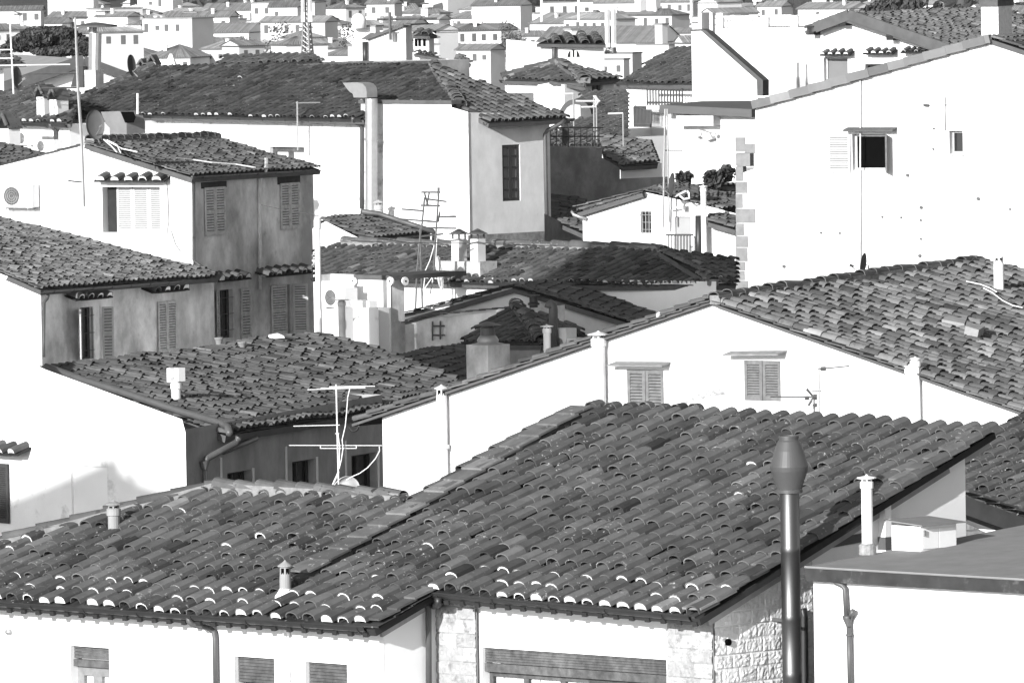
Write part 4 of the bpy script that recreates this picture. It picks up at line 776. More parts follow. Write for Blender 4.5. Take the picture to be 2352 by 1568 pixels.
roof(M_, rM, [(126, 260), (834, 272), (829, 236), (1037, 236), (1060, 246), (996, 150), (350, 152)], cu=.33, ev=.34, seed=61, plug=1, mort=MORTG, mort_p=.5, mat=TILED, hi=True, tv=.2, jit=.8)
roof(M_, rMs, [(1050, 240), (1124, 280), (1312, 270), (1000, 150), (994, 150)], cu=.33, ev=.34, seed=62, tv=.16, mat=TILEM)
ridge(M_, rM.at(1060, 246), rM.at(996, 150), w=.4, step=.34, seed=63); ridge(M_, rM.at(128, 258), rM.at(350, 153), w=.34, step=.38, seed=64)
gutter(M_, rM.at(126, 262, -.1) + gM.n * .08, rM.at(838, 275, -.1) + gM.n * .08, .1); gutter(M_, rMs.at(1110, 281, -.1) + gMs.n * .08, rMs.at(1312, 272, -.1) + gMs.n * .08, .09)
mb = MB(); mb.bar(rM.at(130, 262, -.25), rM.at(834, 274, -.25), .06, .22); mb.build('eave_board', FASC, M_)
pipe(M_, [gM.at(x, y, h) for (x, y), h in zip(z(1, 0, (868, 1050), (870, 1085), (940, 1130), (948, 1160), (946, 1870)), (.5, .45, .12, .08, .08))] , .065, METG)
pipe(M_, [gMs.at(x, y, h) for (x, y), h in zip(z(2, 0, (470, 1075), (440, 1105), (320, 1165), (296, 1200), (302, 1568), (315, 2190)), (.5, .5, .2, .1, .08, .08))], .065, METG)
t = thing('goose_neck_duct', 'pale round duct with goose-neck head on the front wall of the hipped house', 'duct', gM.at(852, 500, .4)); mb = MB(); h = .45
mb.tube([gM.at(853, y, h) for y in (226, 318)], .205, 18); mb.tube([gM.at(853, y, h) for y in (318, 322)], .23, 18); mb.tube([gM.at(853, y, h) for y in (322, 490)], .2, 18); mb.build('pipe', METL, t, smooth=False)
def gooseneck(parent, pl, L, h0, h1, mat):
    mb = MB(); a = [pl.at(x, y, h0) for x, y in L]; b = [v + pl.n * (h1 - h0) for v in a]; mb.hexa(a, b); mb.build('duct_head', mat, parent)
gooseneck(t, gM, z(1, 0, (872, 738), (1000, 735), (1050, 745), (1080, 780), (1087, 820), (1087, 870), (970, 870), (962, 838), (930, 815), (905, 785)), .2, .68, METL)
mb = MB(); c = gM.at(862, 478, .9); pot(M_, gM.at(869, 488, .8), .12, .42, CONC, capr=1.5)
gm = gM.at(683, 290, .1)
antenna('short aerial on the eave of the hipped house', gM.at(684, 345, .7), gM.at(683, 233, .7), [(.97, .05, .75, .0, 0, 0)], r=.03)
# K: roofs in the yard behind the gabled house
gK0 = VP(824, 560, 271, LN); K0 = thing('low_shed', 'small shed with old tile lean-to roof between the tower and the hipped house', 'shed', pt(824, 570, 266)); gK0s = VPp(gK0.at(824, 560), LS)
mb = MB(); mb.wall(gK0, [(718, 524), (748, 508), (824, 546)]); mb.build('wall', PLA, K0); mb = MB(); mb.wall(gK0s, [(824, 546), (988, 530)]); mb.build('side_wall', PLG, K0)
rK0 = RPp(gK0s.at(843, 548) + gK0s.n * .25, LS, .26); roof(K0, rK0, [(735, 504), (846, 549), (990, 534), (880, 494), (770, 497)], cu=.27, ev=.34, mat=TILEM, seed=71, tv=.2)
gutter(K0, gK0s.at(840, 552, .3), gK0s.at(990, 537, .3), .06)
pipe(K0, [rK0.at(x, y, .2) for x, y in z(1, 1, (945, 325), (1100, 345), (1300, 410), (1590, 505))] + [gK0s.at(*z(1, 1, (1598, 560))[0], .3), gK0s.at(*z(1, 1, (1600, 640))[0], .3)], .08, METG)
gK1 = VP(1176, 650, 262, FN); K1 = thing('yard_house', 'house with long clay roof and paired chimneys in the middle of the yard', 'house', pt(1176, 650, 268))
mb = MB(); mb.wall(gK1, [(724, 632), (1645, 646)]); mb.build('wall', PLA, K1)
rK1 = RPp(gK1.at(1000, 643) + gK1.n * .35, FN, .33); gK1s = VPp(rK1.at(1640, 648), SN); rK1s = RPp(rK1.at(1640, 648), SN, .33)
roof(K1, rK1, [(722, 636), (1176, 648), (1422, 652), (1640, 650), (1515, 573), (1340, 569), (790, 559), (722, 578)], cu=.33, ev=.36, seed=72, mat=TILEM, plug=1, mort=MORTG, mort_p=.5, tv=.18, jit=1.0, sag=.04)
roof(K1, rK1s, [(1515, 573), (1640, 650), (1692, 652), (1692, 595)], cu=.33, ev=.36, seed=73, mat=TILEM, tv=.16)
ridge(K1, rK1.at(790, 560), rK1.at(1515, 573), w=.36, step=.8, seed=74); ridge(K1, rK1.at(1640, 650), rK1.at(1515, 574), w=.34, step=.42, seed=75)
gutter(K1, rK1.at(722, 639, -.1) + gK1.n * .06, rK1.at(1176, 651, -.1) + gK1.n * .06, .1); gutter(K1, rK1.at(1415, 655, -.1) + gK1.n * .06, rK1.at(1650, 653, -.1) + gK1.n * .06, .1)
mb = MB(); mb.wall(gK1s, [(1640, 648), (1690, 648)]); mb.build('side_wall', PLG, K1)
p0 = rK1.at(1076, 622); pl = VPp(p0, FN); a = pl.uv(1030, 622); b = pl.uv(1122, 600); mb = MB(); mb.boxp(pl, a[0], -.4, b[0], b[1], -.35, .35); mb.build('chimney_base', CONC, K1)
for x in (1055, 1098):
    a = pl.at(x, 602); h = pl.at(x, 548).z - a.z; chimney(K1, a, .32, h, PLM, 'plate', az=FN)
t = thing('antenna_pair', 'two tall guyed aerial masts in front of the yard roof', 'antenna', pt(975, 700, 262)); d = 262
for mast in (((1430, 1200), (1440, 900), (1470, 560), (1490, 420), (1510, 200)), ((1490, 1190), (1478, 700), (1470, 480)), ((1590, 960), (1605, 600), (1620, 420), (1640, 110))): mb = MB(); mb.tube(zt(1, 1, d, *mast), .03, 6); mb.build('mast', METG, t)
mb = MB()
for a, b in (((1480, 152), (1655, 153)), ((1505, 210), (1710, 237)), ((1475, 270), (1650, 274)), ((1303, 304), (1508, 320)), ((1620, 372), (1795, 371)), ((1303, 394), (1625, 418)), ((1500, 470), (1795, 476)), ((1480, 550), (1680, 525)), ((1530, 265), (1552, 160)), ((1632, 420), (1648, 325)), ((1632, 110), (1632, 190)), ((1510, 160), (1540, 270))): q = zt(1, 1, d, a, b); mb = MB(); mb.tube(q, .024, 4); mb.build('boom', METG, t)
for L in (((1495, 1080), (1520, 850), (1560, 760), (1600, 620)), ((1580, 960), (1610, 800), (1620, 560)), ((1440, 960), (1475, 600)), ((1500, 1030), (1590, 900))): mb = MB(); mb.tube(zt(1, 1, d, *L), .014, 4); mb.build('cable', CABLE, t)
c = pt(*z(1, 1, (1650, 880))[0], 262.5); dish('pale dish seen nearly edge-on beside the paired chimneys', c, 0.36, (.97, .22, .1), DISHL, squash=1.45, mount=c - UP * .6 - Vector((.3, 0, 0)))
# J: white boxes, air conditioner and pipes on the small terrace
def jz(x, y): return (712.04 + .12451 * x, 602.9 + .12451 * y)
gJ = VP(896, 690, 254, FN); J = thing('white_terrace_block', 'white boxy terrace block with a rolled sun blind beside the tower', 'building', pt(896, 740, 263)); gJs = VPp(gJ.at(896, 690), SN)
mb = MB(); mb.wall(gJ, [jz(805, 250), jz(1480, 262)]); mb.build('wall', PLA, J); mb = MB(); mb.wall(gJs, [jz(1480, 262), jz(1735, 240)]); mb.shell(gJs, [jz(1480, 262), jz(1735, 240)], 3, 'RB'); mb.build('side_wall', PLG, J)
a = gJ.uv(*jz(825, 300)); b = gJ.uv(*jz(1480, 235)); e = gJs.uv(*jz(1745, 240)); mb = MB(); mb.boxp(gJ, a[0], a[1], b[0] + .03, b[1], -3, .05); mb.boxp(gJs, .06, a[1] + .01, e[0], b[1] - .004, -.5, .05); mb.build('roof_trim', FASC, J)
for x, pl in ((800, gJ), (1485, gJ), (1752, gJs)): mb = MB(); c = pl.at(*jz(x, 340), .1); mb.tube([c - pl.n * .03, c + pl.n * .03], .12, 12); mb.tube([c + pl.n * .02, c + pl.n * .04], .03, 8, 1); mb.build('blind_bracket', [WHM, BLACK], J)
gJw = VP(760, 690, 255, FN); J2 = thing('white_yard_wall', 'low white parapet wall carrying an air conditioner beside the tower', 'wall', pt(760, 720, 264)); mb = MB(); mb.wall(gJw, [jz(200, 340), jz(810, 350)]); mb.build('face', PLA, J2)
acunit('white air conditioner with square fan grille below the yard roof', gJw, *jz(232, 462), *jz(642, 825), dep=.5, fanside='L')
def boxat(label, name, x0, x1, x2, yt, yb, d, mat=PLA, dp=None, cat='box', az=(FN, SN)):
    # solid box: lit face x0..x1, shaded face x1..x2 (photo columns), top yt, foot yb
    p = pt(x1, yb, d); a, b = VPp(p, az[0]), VPp(p, az[1]); w0 = -a.uv(x0, yb)[0]; w1 = b.uv(x2, yb)[0]; h = a.uv(x1, yt)[1]; mb = MB(); mb.boxp(a, -w0, -3, 0, h, -w1, 0); return meta(mb.build(name, mat), label, cat)
s_ = lambda x: 712.04 + .12451 * x; sy = lambda y: 602.9 + .12451 * y
boxat('white block with shaded right side nearest the drain pipe', 'masonry_box', s_(450), s_(622), s_(805), sy(832), sy(1380), 252, PLA)
boxat('tall white block right of the round white tank', 'masonry_box', s_(912), s_(1090), s_(1270), sy(832), sy(1330), 252.3, PLA)
boxat('rightmost white block, its shaded side against the grey wall', 'masonry_box', s_(1230), s_(1272), s_(1462), sy(836), sy(1240), 253, PLA)
boxat('low white hatch box lying on top of the white blocks', 'hatch_box', s_(760), s_(1090), s_(1245), sy(705), sy(830), 253, WHM)
c = pt(s_(870), sy(1330), 252.6); h = pt(s_(870), sy(1010), 252.6).z - c.z; mb = MB(); mb.lathe(c, [(.33, -2), (.33, h * .8), (.25, h * .97), (.1, h)], 18); meta(mb.build('water_tank', WHM, smooth=True), 'round white water tank between the white blocks', 'tank')
p = pt(s_(592), sy(1400), 250.5); h = pt(s_(592), sy(662), 250.5).z - p.z; t = thing('slim_vent_pipe', 'slim pale vent pipe with disc cap in front of the white blocks', 'vent pipe', p); pot(t, p, .1, h, WHP, 'vent_tube', capr=2.2, caph=.25)
p = pt(733.5, 780, 251); h = pt(733.5, 500, 251).z - p.z; t = thing('drain_stack', 'thick white plastic drain stack beside the grey tower corner', 'pipe', p); mb = MB(); mb.tube([p - UP * .3, p + UP * h], .085, 14); mb.build('pipe', WHP, t, smooth=True)
for y in (720, 514): hb = pt(733, y, 251).z - p.z; mb = MB(); mb.tube([p + UP * (hb - .12), p + UP * (hb + .12)], .105, 14); mb.build('collar', WHP, t)
# K2, K3, K4, K5 : roofs in shade
gK2 = VP(1184, 657, 258, GN); K2, _, _ = house('shaded_gable_house', 'grey gable house with dark shaded roof in the yard', 258, GN, None, [(928, 724), (1088, 675), (1184, 659), (1350, 708), (1490, 750), (1530, 765)], 0, PLM, pl=gK2)
rK2 = RPp(gK2.at(1184, 655), GR, .25); roof(K2, rK2, [(1178, 655), (1371, 640), (1424, 650), (1640, 712), (1545, 760), (1478, 748), (1350, 708)], cu=.27, ev=.36, mat=TILEM, seed=81, tv=.12)
rK2l = RPp(gK2.at(1184, 655), GL, .26); slabs(K2, rK2l, gK2.at(930, 722, .02), gK2.at(1182, 655, .02), w=.3, step=.42, seed=82); slabs(K2, rK2, gK2.at(1486, 748, .02), gK2.at(1190, 657, .02), w=.2, step=.42, seed=83)
roof(K2, rK2l, [gK2.at(928, 722) + gK2.n * .1, gK2.at(928, 722) - gK2.n * 4, gK2.at(1184, 655) - gK2.n * 6, gK2.at(1184, 655) + gK2.n * .1], seed=84, hi=False, mat=TILEM)
gK3 = VP(988, 750, 254, GN); K3, _, _ = house('yard_shed', 'grey rendered shed wall with sloping slab coping in the shaded yard', 254, GN, None, [(798, 782), (988, 730), (1170, 712), (1176, 711)], 3, PLG, pl=gK3)
rK3 = RPp(gK3.at(988, 728), GL, .22); slabs(K3, rK3, gK3.at(800, 780), gK3.at(988, 727), w=.3, step=.42, seed=85); slabs(K3, RPp(gK3.at(988, 728), GL, .05), gK3.at(988, 727), gK3.at(1168, 710), w=.3, step=.42, seed=86)
mb = MB()
for (a, b) in (((1582, 1310), (1582, 1480)), ((1652, 1305), (1652, 1470)), ((1580, 1350), (1690, 1350)), ((1590, 1432), (1690, 1432))): mb.tube([gK3.at(x, y, .1) for x, y in z(1, 1, a, b)], .025, 4)
meta(mb.build('metal_rack', METG), 'thin rusty metal rack fixed to the grey shed wall', 'rack')
K4 = thing('hipped_kiosk', 'small dark hipped tile roof with ridge caps in the shaded yard', 'house', pt(1180, 790, 249)); rK4 = RP(1150, 783, 248, FN, .36); rK4s = RPp(rK4.at(1245, 785), SN, .36)
roof(K4, rK4, [(1063, 773), (1066, 786), (1245, 788), (1182, 698), (1166, 708)], cu=.3, ev=.36, mat=TILEM, seed=87); roof(K4, rK4s, [(1182, 698), (1245, 788), (1345, 770), (1330, 752)], cu=.3, ev=.36, mat=TILEM, seed=88)
ridge(K4, rK4.at(1245, 787), rK4.at(1182, 699), w=.4, step=.4, seed=89, mortar=False); gutter(K4, rK4.at(1063, 784, -.1), rK4.at(1250, 790, -.1), .08)
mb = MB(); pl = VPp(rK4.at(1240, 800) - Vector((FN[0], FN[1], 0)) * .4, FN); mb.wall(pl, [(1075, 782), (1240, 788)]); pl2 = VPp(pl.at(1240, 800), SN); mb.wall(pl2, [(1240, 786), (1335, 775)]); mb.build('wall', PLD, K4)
K5 = thing('corrugated_lean_to', 'dark clay lean-to roof low in the shaded yard behind the front gable', 'shed', pt(1000, 850, 247)); rK5 = RP(1000, 850, 247, LS, .2); roof(K5, rK5, [(905, 818), (1060, 880), (1185, 850), (1185, 815), (1095, 790), (990, 800)], cu=.3, ev=.4, mat=TILEM, seed=90)
pp = pt(1122, 866, 245); hh2 = pt(1122, 790, 245).z - pp.z; K6 = thing('metal_topped_chimney', 'grey chimney with shiny metal bell cowl rising from the shaded yard', 'chimney', pp); pl = VPp(pp, FN); mb = MB(); mb.boxp(pl, -.42, -2, .42, hh2, -.42, .42); mb.build('stack', PLG, K6)
mb = MB(); zz = lambda y: pt(1122, y, 245).z - pp.z; mb.lathe(pp, [(.45, zz(790)), (.45, zz(789)), (.28, zz(786)), (.3, zz(780)), (.24, zz(772)), (.2, zz(769))], 18); mb.build('cowl_bell', METL, K6, smooth=True); mb = MB(); mb.lathe(pp, [(.2, zz(769)), (.2, zz(752)), (.16, zz(750)), (.16, zz(746)), (.38, zz(746.5)), (.38, zz(746)), (.04, zz(738))], 18); mb.build('cowl_hat', METG, K6)
p = pt(1257, 812, 244); h = pt(1257, 744, 244).z - p.z; t = thing('white_pot_flue', 'white plastic flue with slotted hat in front of the air conditioner casings', 'flue', p); pot(t, p, .1, h, WHM, 'flue_tube', capr=1.8, caph=.4)
t = thing('cane_pipe', 'dark vent pipe bent like a walking cane in the shaded yard', 'vent pipe', pt(1270, 815, 246)); mb = MB(); mb.tube(zt(2, 1, 246, (370, 1620), (370, 1200), (365, 1165), (350, 1150), (335, 1165), (330, 1190)), .13, 10); mb.build('tube', METG, t, smooth=True)
t = thing('black_flue', 'short black flue with slotted top against the grey gable', 'flue', pt(1226, 724, 257.6)); mb = MB(); q = pt(1226, 724, 257); hq = pt(1226, 677, 257).z - q.z; mb.lathe(q, [(.12, -.4), (.12, hq * .5), (.17, hq * .52), (.17, hq * .6), (.12, hq * .65), (.12, hq * .9), (.2, hq * .92), (.2, hq)], 14); mb.build('tube', METD, t)
gU = VP(1300, 800, 246.5, FN)
acunit('tall grey air conditioner casing behind the cane shaped pipe', gU, *[q for p in z(2, 1, (385, 1370), (490, 1640)) for q in p], dep=.4, mat=PLM); acunit('low grey air conditioner casing beside the front gable coping', gU, *[q for p in z(2, 1, (492, 1457), (645, 1640)) for q in p], dep=.4, mat=PLM)
# ================================================================ houses at middle distance, right
T_, gT, hT = house('small_gable_house', 'small white gable house with barred window and grey door beyond the yard roof', 287, GN, (1500, 520), [(1338, 473), (1481, 441), (1614, 470), (1690, 490)], 8, PLA, [(1471, 485, 1496, 535), (1550, 497, 1588, 600)], .15, sides='L')
window(T_, gT, hT[0], mat=WOOD, pane=GLASS, depth=.15, mull=1); grille(T_, gT, hT[0], 3, 3, mat=METL, r=.014)
(x0, y1), (x1, _), (_, y0), _q = hT[1]; mb = MB(); mb.boxp(gT, x0, y0, x1, y1, -.14, -.1); mb.build('door', M('grey_door', .3, .7, .05, 2), T_)
rT = RPp(gT.at(1481, 438), GR, .27); roof(T_, rT, [(1478, 438), (1530, 424), (1560, 422), (1692, 444), (1692, 479), (1650, 482), (1622, 471)], cu=.3, ev=.36, mat=TILEM, seed=101)
rTl = RPp(gT.at(1481, 438), GL, .27); roof(T_, rTl, [gT.at(1330, 477) + gT.n * .2, gT.at(1330, 477) - gT.n * 10, gT.at(1481, 438) - gT.n * 10, gT.at(1481, 438) + gT.n * .2], hi=False, mat=TILEM, seed=102)
slabs(T_, rTl, gT.at(1322, 478, .1), gT.at(1481, 438, .1), w=.3, step=.5, seed=103); slabs(T_, rT, gT.at(1616, 470, .1), gT.at(1483, 438, .1), w=.3, step=.5, seed=104)
gT2 = VPp(gT.o + gT.n * 1.2, GN); mb = MB(); mb.wall(gT2, [(1592, 500), (1612, 497), (1627, 509), (1690, 525)]); mb.shell(gT2, [(1592, 500), (1690, 525)], 3, 'L'); mb.build('side_annex', PLA, T_)
rT2 = RPp(gT2.at(1628, 500), GR, .25); roof(T_, rT2, [(1628, 506), (1628, 497), (1690, 492), (1690, 524)], mat=TILEM, seed=105)
mb = MB()
for x in range(1536, 1592, 7): mb.tube([gT2.at(x, 539, .3), gT2.at(x, 600, .3)], .02, 4)
mb.tube([gT2.at(1530, 539, .3), gT2.at(1592, 539, .3)], .03, 4); mb.build('door_railing', METG, T_)
pipe(T_, [gT2.at(1605, 495, .25), gT2.at(1605, 620, .25)], .12, METD, 'black_flue'); pipe(T_, [gT2.at(1605, 484, .25), gT2.at(1605, 494, .25)], .13, WHP, 'flue_cap')
p = gT2.at(1618, 600, .35); h = gT2.at(1618, 424, .35).z - p.z; pot(T_, p, .09, h, WHM, 'white_flue', capr=1.6, caph=.4)
gutter(T_, gT.at(1320, 480, .3), gT.at(1320, 480, -5), .1); pipe(T_, [gT.at(x, y, .15) for x, y in ((1314, 484), (1318, 493), (1345, 502))], .06, METL)
t = thing('mast_with_dish', 'tall thin mast with dark dish on the white gable of the small house', 'antenna', gT.at(1528, 520, .5)); mb = MB(); mb.tube([gT.at(1523, 522, .5), gT.at(1528, 250, .5)], .035, 6); mb.tube([gT.at(1537, 510, .5), gT.at(1533, 250, .5)], .03, 6); mb.build('mast', METL, t); mb = MB(); mb.tube([gT.at(1528, 410, .5), gT.at(1556, 410, .5)], .02, 4); mb.build('boom', METG, t); mb = MB(); mb.tube([gT.at(1528, 345, .5), gT.at(1568, 345, .5)], .02, 4); mb.build('boom', METG, t)
c = gT.at(1541, 424, .9); dish('dark dish on the thin mast by the small white gable', c, .31, (-.95, -.25, .15), DISH, squash=1.25, mount=gT.at(1534, 424, .5))
mb = MB(); mb.tube([gT.at(x, y, .8) for x, y in z(2, 1, (1505, 185), (1540, 215), (1590, 205), (1585, 160), (1570, 140))], .035, 5); mb.tube([gT.at(x, y, .8) for x, y in z(2, 1, (1462, 190), (1560, 140))], .03, 5); mb.build('feed_arm', WHP, t)
mb = MB(); mb.tube([gT.at(x, y, .3) for x, y in z(2, 1, (1400, 300), (1470, 290), (1515, 272))], .03, 5); mb.tube([gT.at(x, y, .3) for x, y in z(2, 1, (1505, 284), (1545, 284))], .1, 8); meta(mb.build('wall_lantern', WHP), 'curved arm lamp on the small white gable left of the grey door', 'lamp')
def leaves(mb, c, r, n, sz, seed, flat=1.0):
    g = np.random.RandomState(seed); c = Vector(c)
    for _ in range(n):
        d = g.normal(size=3); d /= np.linalg.norm(d); q = g.rand() ** .35; p = c + Vector((d[0] * r[0] * q, d[1] * r[1] * q, d[2] * r[2] * q))
        a = Vector(g.normal(size=3)).normalized(); b = a.orthogonal().normalized(); e = a.cross(b); s1 = sz * g.uniform(.6, 1.4)
        mb.add([p - b * s1, p + e * s1 * .6, p + b * s1, p - e * s1 * .6], [(0, 1, 2, 3)], 0, float(np.clip(g.normal(1, .35), .4, 2)))
def bush(name, label, px, d, rx, rz, n=500, sz=.12, seed=1, cat='shrub', trunk=1.0):
    p = pt(px[0], px[1], d); t = thing(name, label, cat, p); mb = MB(); g = random.Random(seed)
    for k in range(5): leaves(mb, p + Vector((g.uniform(-.6, .6) * rx, g.uniform(-.5, .5) * rx, g.uniform(.3, 1.2) * rz)), (rx * .55, rx * .55, rz * .6), n // 5, sz, seed + k)
    mb.build('foliage', LEAF, t); mb = MB(); mb.tube([p - UP * trunk, p + UP * rz * .8], [.06, .02], 6); mb.build('stem', WOOD, t)
bush('potted_shrub', 'dark leafy shrub on the terrace against the stone quoins', (1652, 430), 290, .55, .45, seed=4); bush('potted_shrub', 'small dark shrub left of the leafy terrace shrub', (1572, 425), 290, .25, .25, 200, seed=5)
# dark stained wall and cluttered roof terrace
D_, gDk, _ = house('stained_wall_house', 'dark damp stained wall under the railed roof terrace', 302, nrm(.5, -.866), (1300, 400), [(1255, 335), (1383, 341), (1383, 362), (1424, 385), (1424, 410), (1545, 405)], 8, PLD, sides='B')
mb = MB()
for x in list(range(1264, 1385, 14)): mb.tube([gDk.at(x, 337, -.1), gDk.at(x, 293, -.1)], .018, 4)
for y in (293, 313): mb.tube([gDk.at(1262, y, -.1), gDk.at(1386, y, -.1)], .022, 4)
mb.build('terrace_railing', METD, D_)
rl = RP(1300, 480, 296, LS, .22); R1 = thing('shaded_low_roof', 'dark low clay roof squeezed between the hipped house and the small gable', 'house', pt(1300, 500, 296)); roof(R1, rl, [(1262, 450), (1264, 500), (1345, 535), (1345, 462), (1320, 455)], mat=TILEM, seed=111); mb = MB(); mb.wall(VPp(rl.at(1300, 515) + Vector((0, .4, 0)), LS), [(1250, 490), (1360, 545)]); mb.build('wall', PLD, R1)
r2 = RP(1450, 350, 306, LS, .26); R2 = thing('mossy_roof_house', 'lichen covered low roof behind the dark stained wall', 'house', pt(1450, 370, 306)); roof(R2, r2, [(1380, 312), (1494, 326), (1512, 374), (1432, 379), (1389, 355)], mat=TILEO, seed=112, stag=1); gq = VPp(r2.at(1450, 378) - Vector((LS[0], LS[1], 0)) * .3, LS); mb = MB(); mb.wall(gq, [(1425, 378), (1520, 374)]); mb.build('wall', PLA, R2)
r3 = RP(1300, 320, 309, GN, .26); R3 = thing('terrace_roof_house', 'small lichen spotted roof behind the terrace railing', 'house', pt(1320, 330, 309)); roof(R3, r3, [(1240, 335), (1400, 338), (1400, 312), (1290, 296), (1240, 295)], mat=TILEO, seed=113, stag=1)
c = pt(1298, 308, 303); dish('small dark dish behind the terrace railing', c, .35, (-.9, -.3, .1), DISH, mount=c - UP * .6)
for k, (px, py, d, ht) in enumerate(((1365, 335, 303, 110), (1371, 335, 303, 90), (1432, 335, 306, 75), (1318, 290, 309, 75))):
    b = pt(px, py, d); t = thing('tv_antenna', ('mast with fishbone aerial over the dark clay roof', 'second slim mast beside the fishbone aerial', 'low bent aerial pole in front of the plain white wall', 'aerial pole left of the fishbone aerial')[k], 'antenna', b); mb = MB(); tp = pt(px - 1, py - ht, d); mb.tube([b, tp], .03, 6); mb.build('mast', METL, t); mb = MB()
    if k == 0:
        for a, e in (((570, 905), (790, 905)), ((730, 855), (760, 900)), ((745, 855), (775, 905)), ((725, 955), (755, 905)), ((745, 955), (775, 910)), ((760, 880), (780, 905))): q = zt(2, 0, d, a, e); mb.tube(q, .03, 4)
    else: mb.tube([tp, pt(px - 36, py - ht + 1, d)], .03, 4)
    mb.build('boom', WHP, t)
# U: dark roof with eyebrow dormer ; X: white house with balcony ; V: hipped house
U_, gU_, _ = house('dark_roof_house', 'house with broad dark clay roof behind the aerials', 318, FN, (1400, 312), [(1270, 302), (1440, 315)], 5, PLA)
rU = RPp(gU_.at(1400, 310) + gU_.n * .3, FN, .36); roof(U_, rU, [(1285, 268), (1290, 300), (1376, 310), (1440, 314), (1440, 210), (1345, 210)], seed=121, hi=False, cu=.36, mat=TILE)
mb = MB(); c = rU.at(1328, 272); mb.tube([c + Vector((.1, .5, .1)), c + Vector((-.1, -.25, .1))], .6, 16); mb.build('eyebrow_dormer', FASC, U_); mb = MB(); mb.tube([c + Vector((-.1, -.27, .1)), c + Vector((-.1, -.3, .1))], .42, 16); mb.build('dormer_window', SHUTL, U_)
X_, gX, hX = house('balcony_house', 'white house with steep clay roof and two small railed balconies', 330, FN, (1440, 250), [(1437, 190), (1610, 192)], 8, PLA, [(1485, 237, 1516, 284)], .1)
rX_ = RPp(gX.at(1440, 190) + gX.n * .4, FN, .36); roof(X_, rX_, [(1421, 189), (1548, 192), (1612, 192), (1608, 110), (1548, 110)], seed=122, hi=False, cu=.36); gutter(X_, rX_.at(1420, 192, -.1), rX_.at(1550, 195, -.1), .12)
(x0, y1), (x1, _), (_, y0), _q = hX[0]; xm = (x0 + x1) / 2; shutter(X_, gX, 0, 0, 0, 0, h=-.05, mat=SHUTL, uvr=(x0, y0, xm, y1)); shutter(X_, gX, 0, 0, 0, 0, h=-.05, mat=SHUTL, uvr=(xm, y0, x1, y1))
for (xa, xb, ya, yb_) in ((1494, 1532, 245, 290), (1524, 1604, 203, 240)):
    mb = MB(); a = gX.uv(xa, yb_); b = gX.uv(xb, ya); mb.boxp(gX, a[0], a[1] - .15, b[0], a[1], 0, .9); mb.build('balcony_slab', PLA, X_); mb = MB(); n = 12
    for k in range(n + 1): u = a[0] + (b[0] - a[0]) * k / n; mb.tube([gX.P(u, a[1], .85), gX.P(u, b[1], .85)], .03, 4)
    mb.tube([gX.P(a[0], b[1], .85), gX.P(b[0], b[1], .85)], .05, 4); mb.tube([gX.P(a[0], a[1] + .1, .85), gX.P(b[0], a[1] + .1, .85)], .04, 4); mb.build('balcony_railing', METG, X_)
mb = MB(); a = gX.uv(1504, 308); b = gX.uv(1537, 296); mb.boxp(gX, a[0], a[1], b[0], b[1], 0, .8); mb.build('door_canopy', METD, X_)
V_, gV, _ = house('hipped_villa', 'house with shallow hipped clay roof in front of the arched window wall', 350, FN, (1342, 200), [(1165, 183), (1342, 188)], 0, PLA); gVs = VPp(gV.at(1342, 200), SN); mb = MB(); _, hV = mb.wall(gVs, [(1342, 186), (1410, 180)], [(1359, 188, 1384, 225)], .2); mb.build('side_wall', PLM, V_); window(V_, gVs, hV[0], pane=GLASS, mull=1, frame=.12)
rV = RPp(gV.at(1300, 186) + gV.n * .4, FN, .33); rVs = RPp(rV.at(1344, 186), SN, .33); roof(V_, rV, [(1152, 182), (1344, 188), (1286, 143), (1280, 143)], seed=123, hi=False, cu=.36, mat=TILEM); roof(V_, rVs, [(1286, 143), (1344, 188), (1432, 179)], seed=124, hi=False, cu=.36, mat=TILEM)
ridge(V_, rV.at(1344, 187), rV.at(1286, 144), w=.5, step=.5, seed=125); ridge(V_, rV.at(1154, 181), rV.at(1284, 143), w=.4, step=.5, seed=126); gutter(V_, rV.at(1152, 184, -.1), rV.at(1344, 190, -.1), .12)
V2, gV2, _ = house('lean_to_house', 'small white house with grey side below the hipped villa', 335, FN, (1296, 210), [(1235, 195), (1262, 190), (1296, 194)], 0, PLA); gV2s = VPp(gV2.at(1296, 210), SN); mb = MB(); mb.wall(gV2s, [(1296, 192), (1345, 206)]); mb.build('side_wall', PLM, V2); mb = MB(); mb.wall(VPp(gV2.o - gV2.n * 1.2, FN), [(1160, 196), (1236, 198)]); mb.build('side_wing', PLA, V2)
mb = MB(); mb.bar(gV2.at(1262, 189, .1), gV2s.at(1345, 205, .3), .6, .12); mb.build('roof_edge', TILEM, V2)
